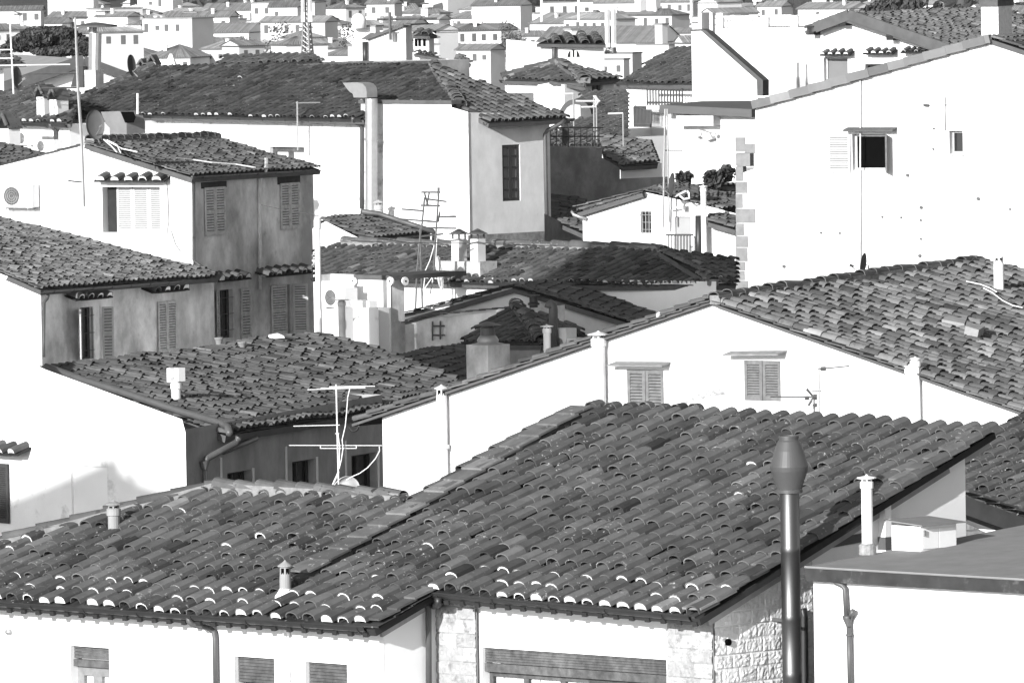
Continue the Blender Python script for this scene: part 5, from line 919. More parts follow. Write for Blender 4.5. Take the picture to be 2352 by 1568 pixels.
# Y and Z: white stepped gable and balustraded terrace
Y_, gY, _ = house('sloping_wall', 'white wall with long sloping dark coping beneath the two chimneys', 312, GN, (1650, 150), [(1588, 70.5), (1609, 68.7), (1737, 179), (1740, 225)], 2.5, PLA, sides='R')
mb = MB(); q0 = [gY.at(x, y, .03) for x, y in ((1586, 72), (1586, 68), (1611, 66.5), (1622, 71), (1752, 184), (1752, 220), (1739, 220), (1738, 184), (1610, 70.5))]; mb.hexa([v - gY.n * .45 for v in q0], q0); mb.build('coping', FASC, Y_)
Z_, gZ, hZ = house('balustrade_terrace_house', 'white house with balustraded roof terrace and two square chimneys', 325, GN, (1760, 150), [(1600, 66), (1880, 62)], 10, PLA, [(1813, 177, 1856, 215), (1893, 200, 1895, 201)], .3)
window(Z_, gZ, hZ[0], pane=BLACK, mull=0, mat=SHUTL)
mb = MB(); a = gZ.uv(1640, 107); b = gZ.uv(1880, 105); mb.boxp(gZ, a[0], a[1], b[0], a[1] + .08, 0, .06); mb.build('string_course', PLM, Z_)
for (xa, xb, ya, yb_) in ((1659, 1737, 36, 65), (1764, 1815, 34, 61), (1831, 1872, 28, 60)):
    mb = MB(); a = gZ.uv(xa, yb_); b = gZ.uv(xb, ya); n = 11 if xb - xa > 60 else 8; H = b[1] - a[1]
    for k in range(n): q = gZ.P(a[0] + (b[0] - a[0]) * (k + .5) / n, a[1], -.2); mb.lathe(q, [(.05, 0), (.1, H * .25), (.05, H * .55), (.07, H * .85)], 8)
    mb.boxp(gZ, a[0], b[1] - H * .14, b[0], b[1], -.32, -.08); mb.build('balustrade', PLM, Z_)
for (xa, xb, ya) in ((1645, 1659, 30), (1737, 1764, 40), (1815, 1831, 36)):
    mb = MB(); a = gZ.uv(xa, 64); b = gZ.uv(xb, ya); mb.boxp(gZ, a[0], a[1], b[0], b[1], -.6, 0); mb.build('balustrade_pier', PLA, Z_)
for (xa, xb, xc, ya, yb_) in ((1604, 1612, 1630, 29, 95), (1631, 1637, 1643, 29, 100)):
    p = pt(xb, yb_, 318); pa, pb_ = VPp(p, GN), VPp(p, GR); h = pa.uv(xb, ya)[1]; mb = MB(); mb.boxp(pa, pa.uv(xa, yb_)[0], -1, 0, h, -pb_.uv(xc, yb_)[0], 0); mb.build('chimney', PLA, Z_)
Z2, gZ2, hZ2 = house('awning_house', 'white gable house with three small tiled window hoods and a long roof', 305, GN, (1948, 120), [(1870, 62), (1948, 37), (2166, 112), (2260, 150)], 12, PLA, [(1892, 132, 1948, 200), (1987, 147, 2035, 180)], .3)
window(Z2, gZ2, hZ2[0], mat=SHUTL, pane=M('grey_blind', .16, .5, .1, 1), mull=0, depth=.25); window(Z2, gZ2, hZ2[1], mat=METD, pane=BLACK, mull=0)
rZ2 = RPp(gZ2.at(1948, 33), GR, .30); roof(Z2, rZ2, [gZ2.at(1948, 33) + gZ2.n * .5, gZ2.at(2280, 146) + gZ2.n * .5, gZ2.at(2280, 146) - gZ2.n * 11, gZ2.at(1948, 33) - gZ2.n * 11], seed=131, mat=TILEO, stag=1, plug=0)
rZ2l = RPp(gZ2.at(1948, 33), GL, .34); roof(Z2, rZ2l, [gZ2.at(1862, 64) + gZ2.n * .5, gZ2.at(1862, 64) - gZ2.n * 9, gZ2.at(1948, 33) - gZ2.n * 9, gZ2.at(1948, 33) + gZ2.n * .5], seed=132, hi=False, mat=TILEM)
mb = MB(); mb.bar(gZ2.at(1872, 63, .5), gZ2.at(1950, 34, .5), .08, .36); mb.bar(gZ2.at(1948, 34, .52), gZ2.at(2190, 118, .52), .08, .36); mb.build('verge_board', FASC, Z2)
for x, y in ((1877, 66), (1950, 44), (2059, 78)): mb = MB(); c = gZ2.uv(x, y); mb.boxp(gZ2, c[0] - .13, c[1] - .2, c[0] + .13, c[1] + .1, 0, .5); mb.build('purlin_end', DECK, Z2)
for xa, xb, y in ((1881, 1951, 126), (1980, 2050, 123), (2067, 2126, 120)): awning(Z2, gZ2, xa, y, xb, y, out=.4, n=4, seed=xa)
cp = rZ2.at(2274, 84); p = pt(2274, 90, 300); pl = VPp(p, GN); h = pl.uv(2274, 14)[1]; BC = thing('brick_chimney', 'broad pale brick chimney stack with flat cap behind the top of the tall white house', 'chimney', p); mb = MB(); w_ = 22 * mpp(300); mb.boxp(pl, -w_, -4, w_, h, -1, 0); mb.build('stack', M('pale_brick', .6, .9, .12, 8, stain=(9, .5, .7, .4)), BC); mb = MB(); mb.boxp(pl, -w_ * 1.1, h, w_ * 1.1, h + .2, -1.1, .1); mb.boxp(pl, w_ * .3, h + .2, w_ * 1.2, h + .6, -.9, 0); mb.build('cap', FASC, BC)
bush('roof_garden_hedge', 'long dark hedge behind the ridge of the hooded window house', (2025, 33), 335, 1.4, .35, 900, .14, seed=9, cat='hedge'); bush('roof_garden_hedge', 'shorter dark hedge beside the left chimney of the hooded window house', (2062, 31), 335, 1.0, .35, 500, .14, seed=10, cat='hedge')
# ================================================================ left: roofs, chimneys, dishes, masts
Q_, gQ, _ = house('left_edge_house', 'house at the left edge with clay roof and two tent topped chimneys', 300, FN, (0, 300), [(-60, 278), (160, 284)], 10, PLA)
rQ = RPp(gQ.at(0, 278) + gQ.n * .4, FN, .34); roof(Q_, rQ, [(-60, 274), (160, 281), (182, 215), (95, 196), (-60, 222)], seed=141, cu=.36, plug=1, mort=MORTG); gutter(Q_, rQ.at(-60, 279, -.1) + gQ.n * .1, rQ.at(160, 285, -.1) + gQ.n * .1, .12)
for x, yb_, yt in ((106, 262, 222), (136, 262, 228)):
    p = rQ.at(x, yb_); h = pt(x, yt, p.y).z - p.z; chimney(Q_, p, .75 * .5, h, PLM, 'tent', az=FN, wd=.5)
pipe(Q_, [gQ.at(x, y, h) for (x, y), h in zip(z(0, 0, (450, 1105), (460, 1130), (497, 1170), (498, 1400)), (.45, .4, .1, .1))], .07, METG)
acunit('left of two white air conditioners under the eave at the left edge', VPp(gQ.o + gQ.n * .6, FN), *[q for p in z(0, 0, (125, 1175), (298, 1300)) for q in p], dep=.4); acunit('right of two white air conditioners under the eave at the left edge', VPp(gQ.o + gQ.n * 1.0, FN), *[q for p in z(0, 0, (300, 1250), (482, 1365)) for q in p], dep=.4)
p = pt(22, 330, 292); chimney(Q_, p, .5, .5, PLA, 'tent', 'low_chimney', az=FN)
rq2 = RP(0, 372, 285, LS, .2); Q2 = thing('small_left_roof', 'small old clay roof below the air conditioners at the left edge', 'house', pt(0, 380, 285)); roof(Q2, rq2, [(-60, 320), (0, 329), (104, 356), (0, 384), (-60, 392)], seed=142, mat=TILEM, cu=.3, stag=1); 
slabs(Q2, rq2, pt(0, 382, 276), pt(186, 334, 276), w=.35, step=.6, lift=0, seed=143)
# tall chimney with pipes
cpp = pt(210, 240, 309); pl = VPp(cpp, LN); CH = thing('rendered_chimney', 'big white rendered chimney with soot streak and two tall metal flues', 'chimney', cpp); a = pl.uv(182, 231); b = pl.uv(219, 161); ps = VPp(pl.at(219, 200), LS); e = ps.uv(238, 200)[0]
mb = MB(); mb.boxp(pl, a[0], -3, b[0], b[1], -e, 0); mb.build('stack', M('sooty_render', .7, .92, .1, 2, streak=.45), CH)
for x0, yt, r in ((212.5, 62, .14), (219, 76, .2)): mb = MB(); q0 = pl.at(x0, 162, -.3); q1 = pl.at(x0 + 1, yt, -.3); mb.tube([q0 - UP * .1, q0 + UP * .2, q1], r, 12); mb.build('flue', METL, CH)
mb = MB(); q1 = pl.at(219, 62, -.3); mb.lathe(q1, [(.75, 0), (.75, .06), (.1, .16)], 18); mb.build('flue_disc_cap', FASC, CH)
mb = MB(); q0 = pl.at(181, 182, -.2); mb.hexa([q0 + pl.u * -.15 + pl.n * k - UP * .25 for k in (0, .3)] + [q0 + pl.u * .35 + pl.n * k - UP * .25 for k in (.3, 0)], [q0 + pl.u * .1 + pl.n * k + UP * .45 for k in (0, .3)] + [q0 + pl.u * .35 + pl.n * k + UP * .45 for k in (.3, 0)]); mb.build('side_vent', METD, CH)
# felt covered gable roof, pale
F_, gF, _ = house('felt_roof_house', 'white gable house with broad smooth pale roof below the umbrella pine', 350, nrm(.35, -.94), (190, 180), [(-60, 216), (0, 205), (193, 139), (285, 172), (330, 190)], 0, PLA)
rF = RPp(gF.at(193, 137) , nrm(-.9, -.44), .2); mb = MB(); L4 = [gF.at(193, 137, .5), gF.at(-60, 222, .5), rF.at(-60, 130), rF.at(60, 126), rF.at(185, 134)]; mb.hexa([v - UP * .3 for v in L4], L4); mb.build('roof', M('pale_felt', .26, .95, .1, 2, bump=.2, bsc=20), F_)
mb = MB(); mb.bar(gF.at(193, 139, .55), gF.at(-60, 224, .55), .1, .45); mb.bar(gF.at(193, 139, .55), gF.at(330, 190, .55), .1, .35); mb.build('verge_board', FASC, F_)
mb = MB(); mb.tube([pt(-10, 133, 310), pt(60, 142, 310)], .3, 8); rr = RP(0, 146, 308, FN, .3); EV = thing('dark_eave_roof', 'dark eave corner poking in at the left edge below the pine', 'house', pt(0, 150, 308)); roof(EV, rr, [(-60, 148), (58, 141), (20, 128), (-60, 126)], seed=145, mat=TILEM); mb = MB(); gE_ = VPp(rr.at(0, 146) + Vector((.5, .5, 0)), FN); mb.wall(gE_, [(-60, 148), (8, 150)]); mb.build('wall', PLA, EV)
for lab, (cx, cy), r, mt, d, sq in (('dark dish on the mast at the left edge', (40, 178), .25, (30, 208), 296, 1.5), ('dark dish near the left end of the hipped roof', (303, 150), .23, (316, 176), 304, 1.6)):
    c = pt(cx, cy, d) ; dish(lab, c, r, (.80, -.55, .12), DISH, squash=sq, mount=pt(*mt, d))
c = pt(219, 286, 269); dish('big grey dish on the ridge of the narrow tower house', c, .31, (.5, -.84, .12), M('grey_dish', .1, .6, .1, 2), squash=1.45, mount=pt(228, 326, 269.5))
mb = MB()
for L in (((930, 1250), (1000, 1310), (1045, 1360)), ((960, 1255), (1050, 1300), (1080, 1365)), ((940, 1255), (1010, 1285), (1090, 1330), (1230, 1360))): mb.tube([rL.at(x, y, .2) for x, y in z(0, 0, *L)], .022, 5)
mb.tube([rL.at(x, y, .16) for x, y in z(0, 0, (1580, 1415), (1700, 1425), (1900, 1455), (2110, 1470), (2290, 1500))], .02, 5); meta(mb.build('cable', CABLE), 'loose white cables running from the big dish across the narrow house roof', 'cable')
t = thing('lattice_aerial', 'tall jointed aerial mast rising past the narrow house at the left', 'antenna', pt(190, 475, 266)); mb = MB(); d = 266
mb.tube([pt(193, 475, d), pt(188, 330, d), pt(179, 200, d), pt(173, 40, d)], [.05, .05, .045, .035], 6); mb.build('mast', METL, t); mb = MB()
for a, b in (((655, 155), (790, 155)), ((300, 660), (700, 655)), ((370, 790), (700, 785)), ((640, 625), (700, 625)), ((640, 655), (710, 660)), ((690, 385), (690, 430)), ((710, 330), (690, 375))): mb = MB(); mb.tube(zt(0, 0, d, a, b), .024, 4); mb.build('boom', METG, t)
mb = MB(); mb.tube(zt(0, 1, d, (610, 50), (750, 65)), .024, 4); mb.build('boom', METG, t)
antenna('pale aerial mast at the far left before the umbrella pine', pt(31, 215, 295), pt(23, 52, 295), [(.99, .1, .3, .0, 0, 0), (.62, 1.6, 0.05, .0, 0, 0), (.5, 1.6, .05, 0, 0, 0), (.4, 1.6, 1.9, .0, 0, 0)], mat=WHP, r=.03)
# gooseneck duct behind the narrow house
dk = 286; gg = VPp(pt(310, 290, dk), FN); t = thing('roof_duct', 'square sheet metal duct with dark open mouth behind the narrow house', 'duct', pt(310, 330, dk))
gooseneck(t, gg, z(0, 0, (1070, 995), (1235, 990), (1275, 1020), (1300, 1090), (1302, 1300), (1150, 1300), (1150, 1140), (1112, 1100)), -.3, .5, M('zinc_duct', .17, .6, .15, 3))
mb = MB(); P4 = [gg.at(x, y, .515) for x, y in z(0, 0, (1080, 1000), (1195, 1000), (1215, 1050), (1195, 1100), (1120, 1098))]; mb.hexa([v - gg.n * .01 for v in P4], P4); mb.build('duct_mouth', BLACK, t)
antenna('slim white pole on the sheet metal duct', pt(316, 262, dk), pt(316, 214, dk), [], mat=WHP, r=.04)
# tent chimneys on the hipped roof and glass pyramid
for x, y, yt in ((330, 172, 146), (354, 162, 138)):
    p = pt(x, y, 309); h = pt(x, yt, 309).z - p.z; mb = MB(); t = meta(chimney(None, p, .55, h * .6, PLM, 'tent', 'tent_chimney', az=LN) if False else thing('tent_chimney', ('stubby chimney with tilted tile top beside the dish', 'stubby tile topped chimney on the hip next to the glass pyramid')[x > 340], 'chimney', p)); chimney(t, p, .3, h * .6, POTM, 'tent', 'stack', az=LN)
p = pt(393, 152, 330); PY = thing('glass_pyramid', 'small white ribbed pyramid skylight behind the hipped roof', 'skylight', p); tp = pt(390, 127, 330) - p; mb = MB(); w_ = 28 * mpp(330); R8 = [Vector((w_ * math.cos(a), w_ * math.sin(a), -.6)) for a in [math.pi * k / 4 for k in range(8)]]
mb.add([p + v for v in R8] + [p + UP * tp.z], [(k, (k + 1) % 8, 8) for k in range(8)]); mb.build('glazing', M('pale_glazing', .4, .3, .1, 2), PY); mb = MB()
for v in R8: mb.tube([p + v, p + UP * (tp.z + .03)], .06, 5)
mb.build('ribs', WHM, PY)
# low tiled roof behind the long ridge, white block house, lantern house
E_, gE, _ = house('low_roof_behind', 'long low tiled roof just behind the ridge of the hipped house', 330, FN, (600, 155), [(500, 151), (720, 148)], 8, PLD)
rE = RPp(gE.at(600, 150) + gE.n * .5, FN, .33); roof(E_, rE, [(500, 147), (588, 149), (744, 141), (712, 125), (515, 128)], seed=151, hi=False, cu=.4)
W_, gW_, hW_ = house('white_block_house', 'tall white block house with sloping top and grey right flank behind the hipped ridge', 420, LN, (900, 120), [(809, 92), (845, 90), (932, 58), (930, 57.5)], 0, PLA, [(904, 74, 918, 97)], .3)
gWs = VPp(gW_.at(931, 120), LS); mb = MB(); mb.wall(gWs, [(931, 57.5), (946, 57), (946, 95), (951, 118), (952, 118.5)]); mb.build('side_wall', PLM, W_); mb = MB(); (x0, y1), (x1, _), (_, y0), _q = hW_[0]; mb.boxp(gW_, x0, y0, x1, y1, -.3, -.2); mb.build('window', SHUTL, W_)
mb = MB(); mb.bar(gW_.at(845, 89.5, 0), gW_.at(932, 57.5, 0), .5, .12); mb.boxp(gW_, gW_.uv(920, 58)[0], gW_.uv(920, 58)[1], gW_.uv(948, 58)[0], gW_.uv(948, 55)[1], -2, .2); mb.build('coping', FASC, W_)
pipe(W_, [gW_.at(838.5, 96, .12), gW_.at(839, 160, .12)], .14, METD)
antenna('dark slim aerial standing on the white block house', gW_.at(897, 92, .3), gW_.at(895, 28, .3), [(.75, .6, 2.2, .3, 5, 0)], mat=METG, r=.08)
LT = thing('roof_lantern', 'small square lantern room with pyramid tile roof right of the white block house', 'building', pt(975, 118, 425)); gl = VP(975, 118, 425, GN); gls = VPp(gl.at(985, 118), GR)
mb = MB(); mb.wall(gl, [(950, 85), (985, 85)]); mb.build('wall', PLA, LT); mb = MB(); mb.wall(gls, [(985, 85), (997, 84)]); mb.build('side_wall', PLM, LT)
rl1 = RPp(gl.at(985, 81) + gl.n * .5, GN, .5); rl2 = RPp(rl1.at(985, 81), GR, .5); roof(LT, rl1, [(948, 80), (986, 81), (978, 64)], seed=161, hi=False, cu=.6); roof(LT, rl2, [(978, 64), (986, 81), (1006, 79)], seed=162, hi=False, cu=.6)
for x in (955, 963, 974): mb = MB(); c = gl.uv(x, 106); e = gl.uv(x + 4, 89); mb.boxp(gl, c[0], c[1], e[0], e[1], 0, .1); mb.build('opening', BLACK, LT)
W2_, gW2_, _ = house('white_terrace_house', 'white house with small clay roofs right of the white block house', 400, LN, (1040, 150), [(948, 120), (1035, 137), (1045, 138)], 0, PLA); gs = VPp(gW2_.at(1045, 150), LS); mb = MB(); mb.wall(gs, [(1045, 146), (1076, 146)]); mb.build('side_wall', PLG, W2_)
rw = RPp(gW2_.at(950, 118) + gW2_.n * .3, LN, .25); roof(W2_, rw, [(950, 121), (1012, 131), (1000, 124), (960, 117)], seed=163, hi=False); rw2 = RPp(gs.at(1060, 145) + gs.n * .3, LS, .35); roof(W2_, rw2, [(1042, 145), (1083, 145), (1064, 129), (1050, 126)], seed=164, hi=False, mat=TILEM)
# umbrella pine
p = pt(115, 128, 480); t = thing('umbrella_pine', 'big dark umbrella pine with wide domed crown at upper left', 'tree', Vector((p.x, p.y, ground_z(p.y)))); mb = MB(); sc = mpp(480); g = random.Random(3)
for (x, y, rx, ry, n) in ((80, 88, 45, 20, 2200), (130, 82, 50, 20, 2200), (165, 98, 42, 20, 1800), (50, 100, 36, 18, 1400), (110, 105, 60, 17, 1800), (196, 113, 16, 15, 700), (15, 112, 14, 10, 400), (90, 72, 35, 10, 900), (150, 75, 25, 10, 600), (130, 118, 60, 10, 900)):
    leaves(mb, pt(x, y, 480 + g.uniform(-3, 3)), (rx * sc, rx * sc * .8, ry * sc), int(n * 1.7), .14, x)
mb.build('crown', LEAF, t); mb = MB(); mb.tube([Vector((p.x, p.y, ground_z(p.y))), p + Vector((.2, 0, -1)), pt(120, 100, 480)], [.5, .4, .25], 8)
for x in (70, 160): mb.tube([p - UP * .6, pt(x, 100, 480)], [.25, .1], 6)
mb.build('trunk', WOOD, t)

for lab, a, b, d0, d1, sag in (('thin wire sagging across the yard from the low shed to the stone plinth', (806, 553), (1180, 558), 258, 262, 2), ('thin wire running along the yard roof ridge to the small white gable', (1176, 561), (1502, 565), 261, 270, 2), ('faint wire strung from the tower pipe to the yard aerials', (600, 470), (960, 520), 270, 264, 8), ('cable drooping in front of the balcony house', (1437, 230), (1530, 262), 316, 300, 6)):
    mb = MB(); n = 10; mb.tube([pt(a[0] + (b[0] - a[0]) * k / n, a[1] + (b[1] - a[1]) * k / n + sag * 4 * (k / n) * (1 - k / n), d0 + (d1 - d0) * k / n) for k in range(n + 1)], .012, 4); meta(mb.build('wire', METG), lab, 'wire')
# ================================================================ the far city
def far_depth(y, he):
    d = 700.0
    for _ in range(40): d = .5 * d + .5 * (28 - ground_z(d) - he) * 9000 / (y * .43537 + 110)
    return d
WINM = MB(); WINM.hexa([Vector((x, -.06, zz)) for x, zz in ((-.5, -.5), (.5, -.5), (.5, .5), (-.5, .5))], [Vector((x, .1, zz)) for x, zz in ((-.5, -.5), (.5, -.5), (.5, .5), (-.5, .5))])
_w = WINM.build('window_master', M('far_window', .10, .5, .2, 1)); OFF.pop(_w.name); WME = _w.data
for v in WME.vertices: v.co += _w.location
bpy.data.objects.remove(_w)
FARW = [M('far_plaster', .72, .95, .05, .2), M('far_pale_render', .62, .95, .08, .2), M('far_grey_render', .5, .95, .1, .2)]
FARR = [M('far_clay_roof', .2, .95, .22, .5, tone=True), M('far_hazed_roof', .25, .95, .25, .5, tone=True), M('far_dark_roof', .15, .95, .25, .5, tone=True)]  # roof colours lightened to paint in the haze of distance
def far_house(name, label, x0, x1, yr, ye, he=11, az=(-.35, -.94), kind='gable', wins=0, d=None, group=None, roofm=0, wallm=0, wide=True, chim=1, seed=0, cat='house', wrow=1):
    g = random.Random(seed * 7 + int(x0)); d = d or far_depth(ye, he); xc = (x0 + x1) / 2; c = pt(xc, ye, d); az = nrm(*az); pl = VPp(c, az); W = (x1 - x0) * mpp(d) / abs(az[1]); dep = (c.z - 28) / -d
    tp = .34; dy = (ye - yr) * mpp(d); hd = max(2.2, dy / (tp + dep * abs(az[1]))) if kind != 'flat' else max(1.5, min(7, dy / (dep + .01), .45 * W)); gz = ground_z(d) - .5 - c.z
    if kind != 'flat': tp = max(.15, min(.6, dy / hd - dep * abs(az[1])))
    t = thing(name, label, cat, Vector((c.x, c.y, ground_z(d))), group); P = lambda u, v, h: pl.P(u, v, h); a = W / 2; mb = MB(); rh = hd * tp
    if kind == 'flat': mb.boxp(pl, -a, gz, a, .0, -hd * 1.5, 0)
    else:
        mb.add([P(-a, gz, 0), P(a, gz, 0), P(a, 0, 0), P(-a, 0, 0), P(-a, gz, -2 * hd), P(a, gz, -2 * hd), P(a, 0, -2 * hd), P(-a, 0, -2 * hd)], [(0, 1, 2, 3), (1, 5, 6, 2), (4, 0, 3, 7), (5, 4, 7, 6)])
        if kind == 'gable': mb.add([P(-a, 0, 0), P(-a, 0, -2 * hd), P(-a, rh, -hd), P(a, 0, 0), P(a, 0, -2 * hd), P(a, rh, -hd)], [(0, 2, 1), (3, 4, 5)])
    mb.build('wall', FARW[wallm], t)
    o = .45; mb = MB(); s = o * tp
    if kind == 'flat':
        mb.boxp(pl, -a - .2, .02, a + .2, .35, -hd * 1.5 - .2, .2); mb.build('roof', FARR[roofm], t)
    else:
        k = hd * .95 if kind == 'hip' and W > 2 * hd else (a * .98 if kind == 'hip' else -o); n = max(6, int(W / .55)); RB = MB()
        def slope(p0, p1, q1, q0, n):  # ribbed roof plane: eave p0..p1, ridge q0..q1
            nn = (p1 - p0).cross(q0 - p0).normalized()
            vs = []
            for i in range(2 * n + 1): f = i / (2 * n); up = nn * (.10 if i % 2 else 0); vs += [p0.lerp(p1, f) + up, q0.lerp(q1, f) + up]
            for i in range(2 * n): RB.add(vs[2 * i:2 * i + 4], [(0, 2, 3, 1)], 0, g.uniform(.75, 1.25))
        e = [P(-a - o, -s, o), P(a + o, -s, o), P(a + o, -s, -2 * hd - o), P(-a - o, -s, -2 * hd - o)]; r = [P(-a + k, rh, -hd), P(a - k, rh, -hd)]
        slope(e[0], e[1], r[1], r[0], n); slope(e[2], e[3], r[0], r[1], max(4, n // 2))
        if kind == 'hip': slope(e[1], e[2], r[1] + (r[0] - r[1]) * .01, r[1], max(4, int(hd / .5))); slope(e[3], e[0], r[0] + (r[1] - r[0]) * .01, r[0], max(4, int(hd / .5)))
        for (p, q) in ((e[0], e[1]), (e[1], e[2]), (e[3], e[0])): RB.add([p, q, q - UP * .25, p - UP * .25], [(0, 1, 2, 3)], 0, .6)
        RB.build('roof', FARR[roofm], t)
        if chim and W > 5: q = P(g.uniform(-.6, .6) * a, rh * .45, -hd * .5); mb = MB(); cp = VPp(q, az); mb.boxp(cp, -.35, -.5, .35, 1.1, -.3, .3); mb.boxp(cp, -.45, 1.1, .45, 1.25, -.4, .4); mb.build('chimney', FARW[0], t)
    q = Matrix((pl.u.to_3d(), (-pl.n).to_3d(), UP)).transposed().to_4x4(); off = OFF[t.name]
    for r_ in range(wrow):
        for i in range(wins):
            if g.random() < .12: continue
            u = -a + W * (i + .5) / wins; w_ = bpy.data.objects.new('window', WME); linked(w_); w_.parent = t; wh = (1.5, 1.0, 1.9)[g.randrange(3)]
            w_.matrix_local = Matrix.Translation(P(u + g.uniform(-.3, .3), -1.9 - 3.1 * r_, 0) - off) @ q @ Matrix.Diagonal((1.0, 1, wh, 1))
    return t
A1, A2, A3, A4 = (-.35, -.94), (-.6, -.8), (.2, -.98), (-.75, -.66)
LIST = [
 ('church', 'big plain church wall with grey flank at the top edge, upper left', 109, 214, -30, -12, 24, (-.12, -.99), 'flat', 0, 0, 0), 
 ('house', 'flat topped white block left of the big church wall', 15, 70, 11, 17, 11, A1, 'flat', 0, 1, 0), ('long_house', 'long white house with paired dark windows above the umbrella pine', 0, 92, 34, 38, 10, A3, 'flat', 8, 1, 0),
 ('house', 'long low house with clay roof right below the big church wall', 107, 226, 26, 40, 10, A1, 'gable', 5, 0, 0), ('house', 'low clay roofed house with white dormers right of the long low house', 228, 306, 31, 42, 10, A1, 'gable', 4, 0, 0),
 ('house', 'white box house standing right behind the two metal flues', 260, 303, 50, 66, 11, A1, 'flat', 1, 0, 0), ('house', 'white gabled house with grey end wall left of the long far roof', 328, 378, 60, 72, 9, A4, 'gable', 1, 0, 0),
 ('villa', 'white villa with long clay roof and planted terrace, centre of the left half', 376, 572, 53, 73, 9, A1, 'gable', 6, 0, 0), ('house', 'wide hipped roof house directly behind the glass pyramid', 222, 330, 103, 129, 7, A1, 'hip', 4, 0, 0),
 ('house', 'wide hipped roof house just right of the one behind the glass pyramid', 330, 437, 103, 130, 7, A1, 'hip', 4, 0, 0), ('house', 'long house with dark roof at the top edge, right of the church', 462, 588, 7, 22, 10, A1, 'gable', 6, 0, 0),
('house', 'low hipped house in front of the block with four windows', 296, 352, 20, 30, 9, A1, 'hip', 3, 0, 0), ('long_house', 'wide low house under the tall block with four windows', 318, 420, 42, 52, 9, A3, 'gable', 5, 1, 0), ('house', 'low roofed house just below the square white tower', 1380, 1436, 20, 30, 9, A1, 'hip', 3, 0, 0),
 ('palace', 'tall white block with four windows cut by the top edge', 315, 397, -18, -8, 14, A1, 'flat', 4, 1, 0), ('house', 'white gabled house below the tall block with four windows', 360, 436, 19, 40, 9, A4, 'gable', 0, 1, 0), ('house', 'low white house with flat terrace right of the gabled one under the tall block', 480, 548, 38, 46, 9, A1, 'flat', 3, 1, 0),
 ('house', 'long hipped house with dark hedge in front, right of the lattice mast foot', 620, 783, 41, 56, 9, A1, 'hip', 6, 0, 0), ('house', 'small house with low roof left of the lattice mast', 620, 698, 82, 94, 8, A1, 'hip', 3, 0, 0),
 ('house', 'broad sloping roof just right of the lattice mast foot', 716, 809, 88, 108, 8, (.4, -.9), 'gable', 0, 0, 0), ('house', 'dark eaved hipped house at the left foot of the white block house', 742, 830, 106, 124, 7, A1, 'hip', 2, 0, 0),
 ('church', 'white gabled church with small dome behind the white block house', 783, 862, 45, 62, 12, (-.3, -.95), 'flat', 0, 0, 0), ('house', 'dark roofed house behind the top of the white block house', 858, 945, 38, 57, 9, A1, 'gable', 3, 0, 0),
 ('house', 'white wall house with a flat top right of the white block house', 960, 1022, 35, 38, 9, A1, 'flat', 0, 0, 0), ('house', 'white house with clay roof and dark loggia near the top centre', 1020, 1138, 26, 40, 9, A1, 'hip', 5, 0, 0),
 ('long_house', 'long low dark roofed house above the creeper covered wall', 1000, 1150, 57, 69, 8, A1, 'gable', 6, 0, 2), ('house', 'dark long roof at the top edge left of the lattice mast', 588, 662, 2, 22, 9, A1, 'gable', 4, 0, 0),
 ('long_house', 'long white terrace house with awning right of the lattice mast top', 712, 786, 24, 29, 9, A1, 'flat', 5, 1, 0), ('house', 'white stepped block with twin dark windows near the top centre', 809, 922, 12, 18, 10, A1, 'flat', 5, 0, 0),
 ('long_house', 'long house with dark roof and white awning, upper right of centre', 1296, 1488, 28, 46, 9, A1, 'gable', 0, 0, 0), ('house', 'white gabled end house left of the long awning house', 1217, 1300, 30, 52, 9, A4, 'gable', 0, 0, 0),
 ('convent', 'huge long clay roof spanning the upper right centre behind the arched window wall', 1232, 1500, 60, 97, 7, A1, 'gable', 0, 0, 0), ('house', 'clay roofed house right of the huge long roof', 1452, 1590, 66, 92, 7, (.3, -.95), 'hip', 4, 0, 0),
 ('house', 'small house with one dark loggia window right of the awning house', 1484, 1550, 29, 46, 9, A1, 'hip', 1, 0, 0), ('house', 'plain white box at the top right of the awning house', 1470, 1544, 16, 19, 9, A1, 'flat', 0, 0, 0), ('long_house', 'long roof with a row of windows at the top, right of centre', 1258, 1388, 8, 18, 9, A1, 'gable', 12, 0, 0),
 ('tower', 'square white tower rising past the top edge right of centre', 1387, 1411, -20, -18, 22, A1, 'flat', 0, 0, 0), ('house', 'small white house with clay roof beside the arched window wall', 1176, 1238, 115, 132, 6, A4, 'gable', 1, 0, 0),
 ('house', 'white flat roofed block in front of the second lattice mast', 1362, 1452, 118, 124, 6, A1, 'flat', 2, 0, 2), ('house', 'white cubes of a house below the second lattice mast', 1376, 1432, 130, 138, 5, A1, 'flat', 2, 0, 0),
 ('house', 'pale house with hipped roof in the haze at the top right corner', 2165, 2240, 24, 38, 9, A1, 'hip', 5, 1, 0), ('house', 'pale long house at the right edge in the haze', 2290, 2400, 12, 26, 9, A1, 'gable', 8, 0, 0), ('house', 'white house in the haze above the hedge at upper right', 1850, 1960, 4, 18, 9, A1, 'gable', 5, 1, 0), ('house', 'low pale house between the two square chimneys and the balustrade', 1660, 1770, 16, 32, 8, A1, 'hip', 5, 1, 0)]
for k, (nm, lab, x0, x1, yr, ye, he, az, kind, wn, rm, wm) in enumerate(LIST):
    far_house(nm, lab, x0, x1, yr, ye, he, az, kind, wn, seed=k + 1, roofm=rm, wallm=wm, d=2560 if nm in ('tower', 'palace') or k == 0 else None)
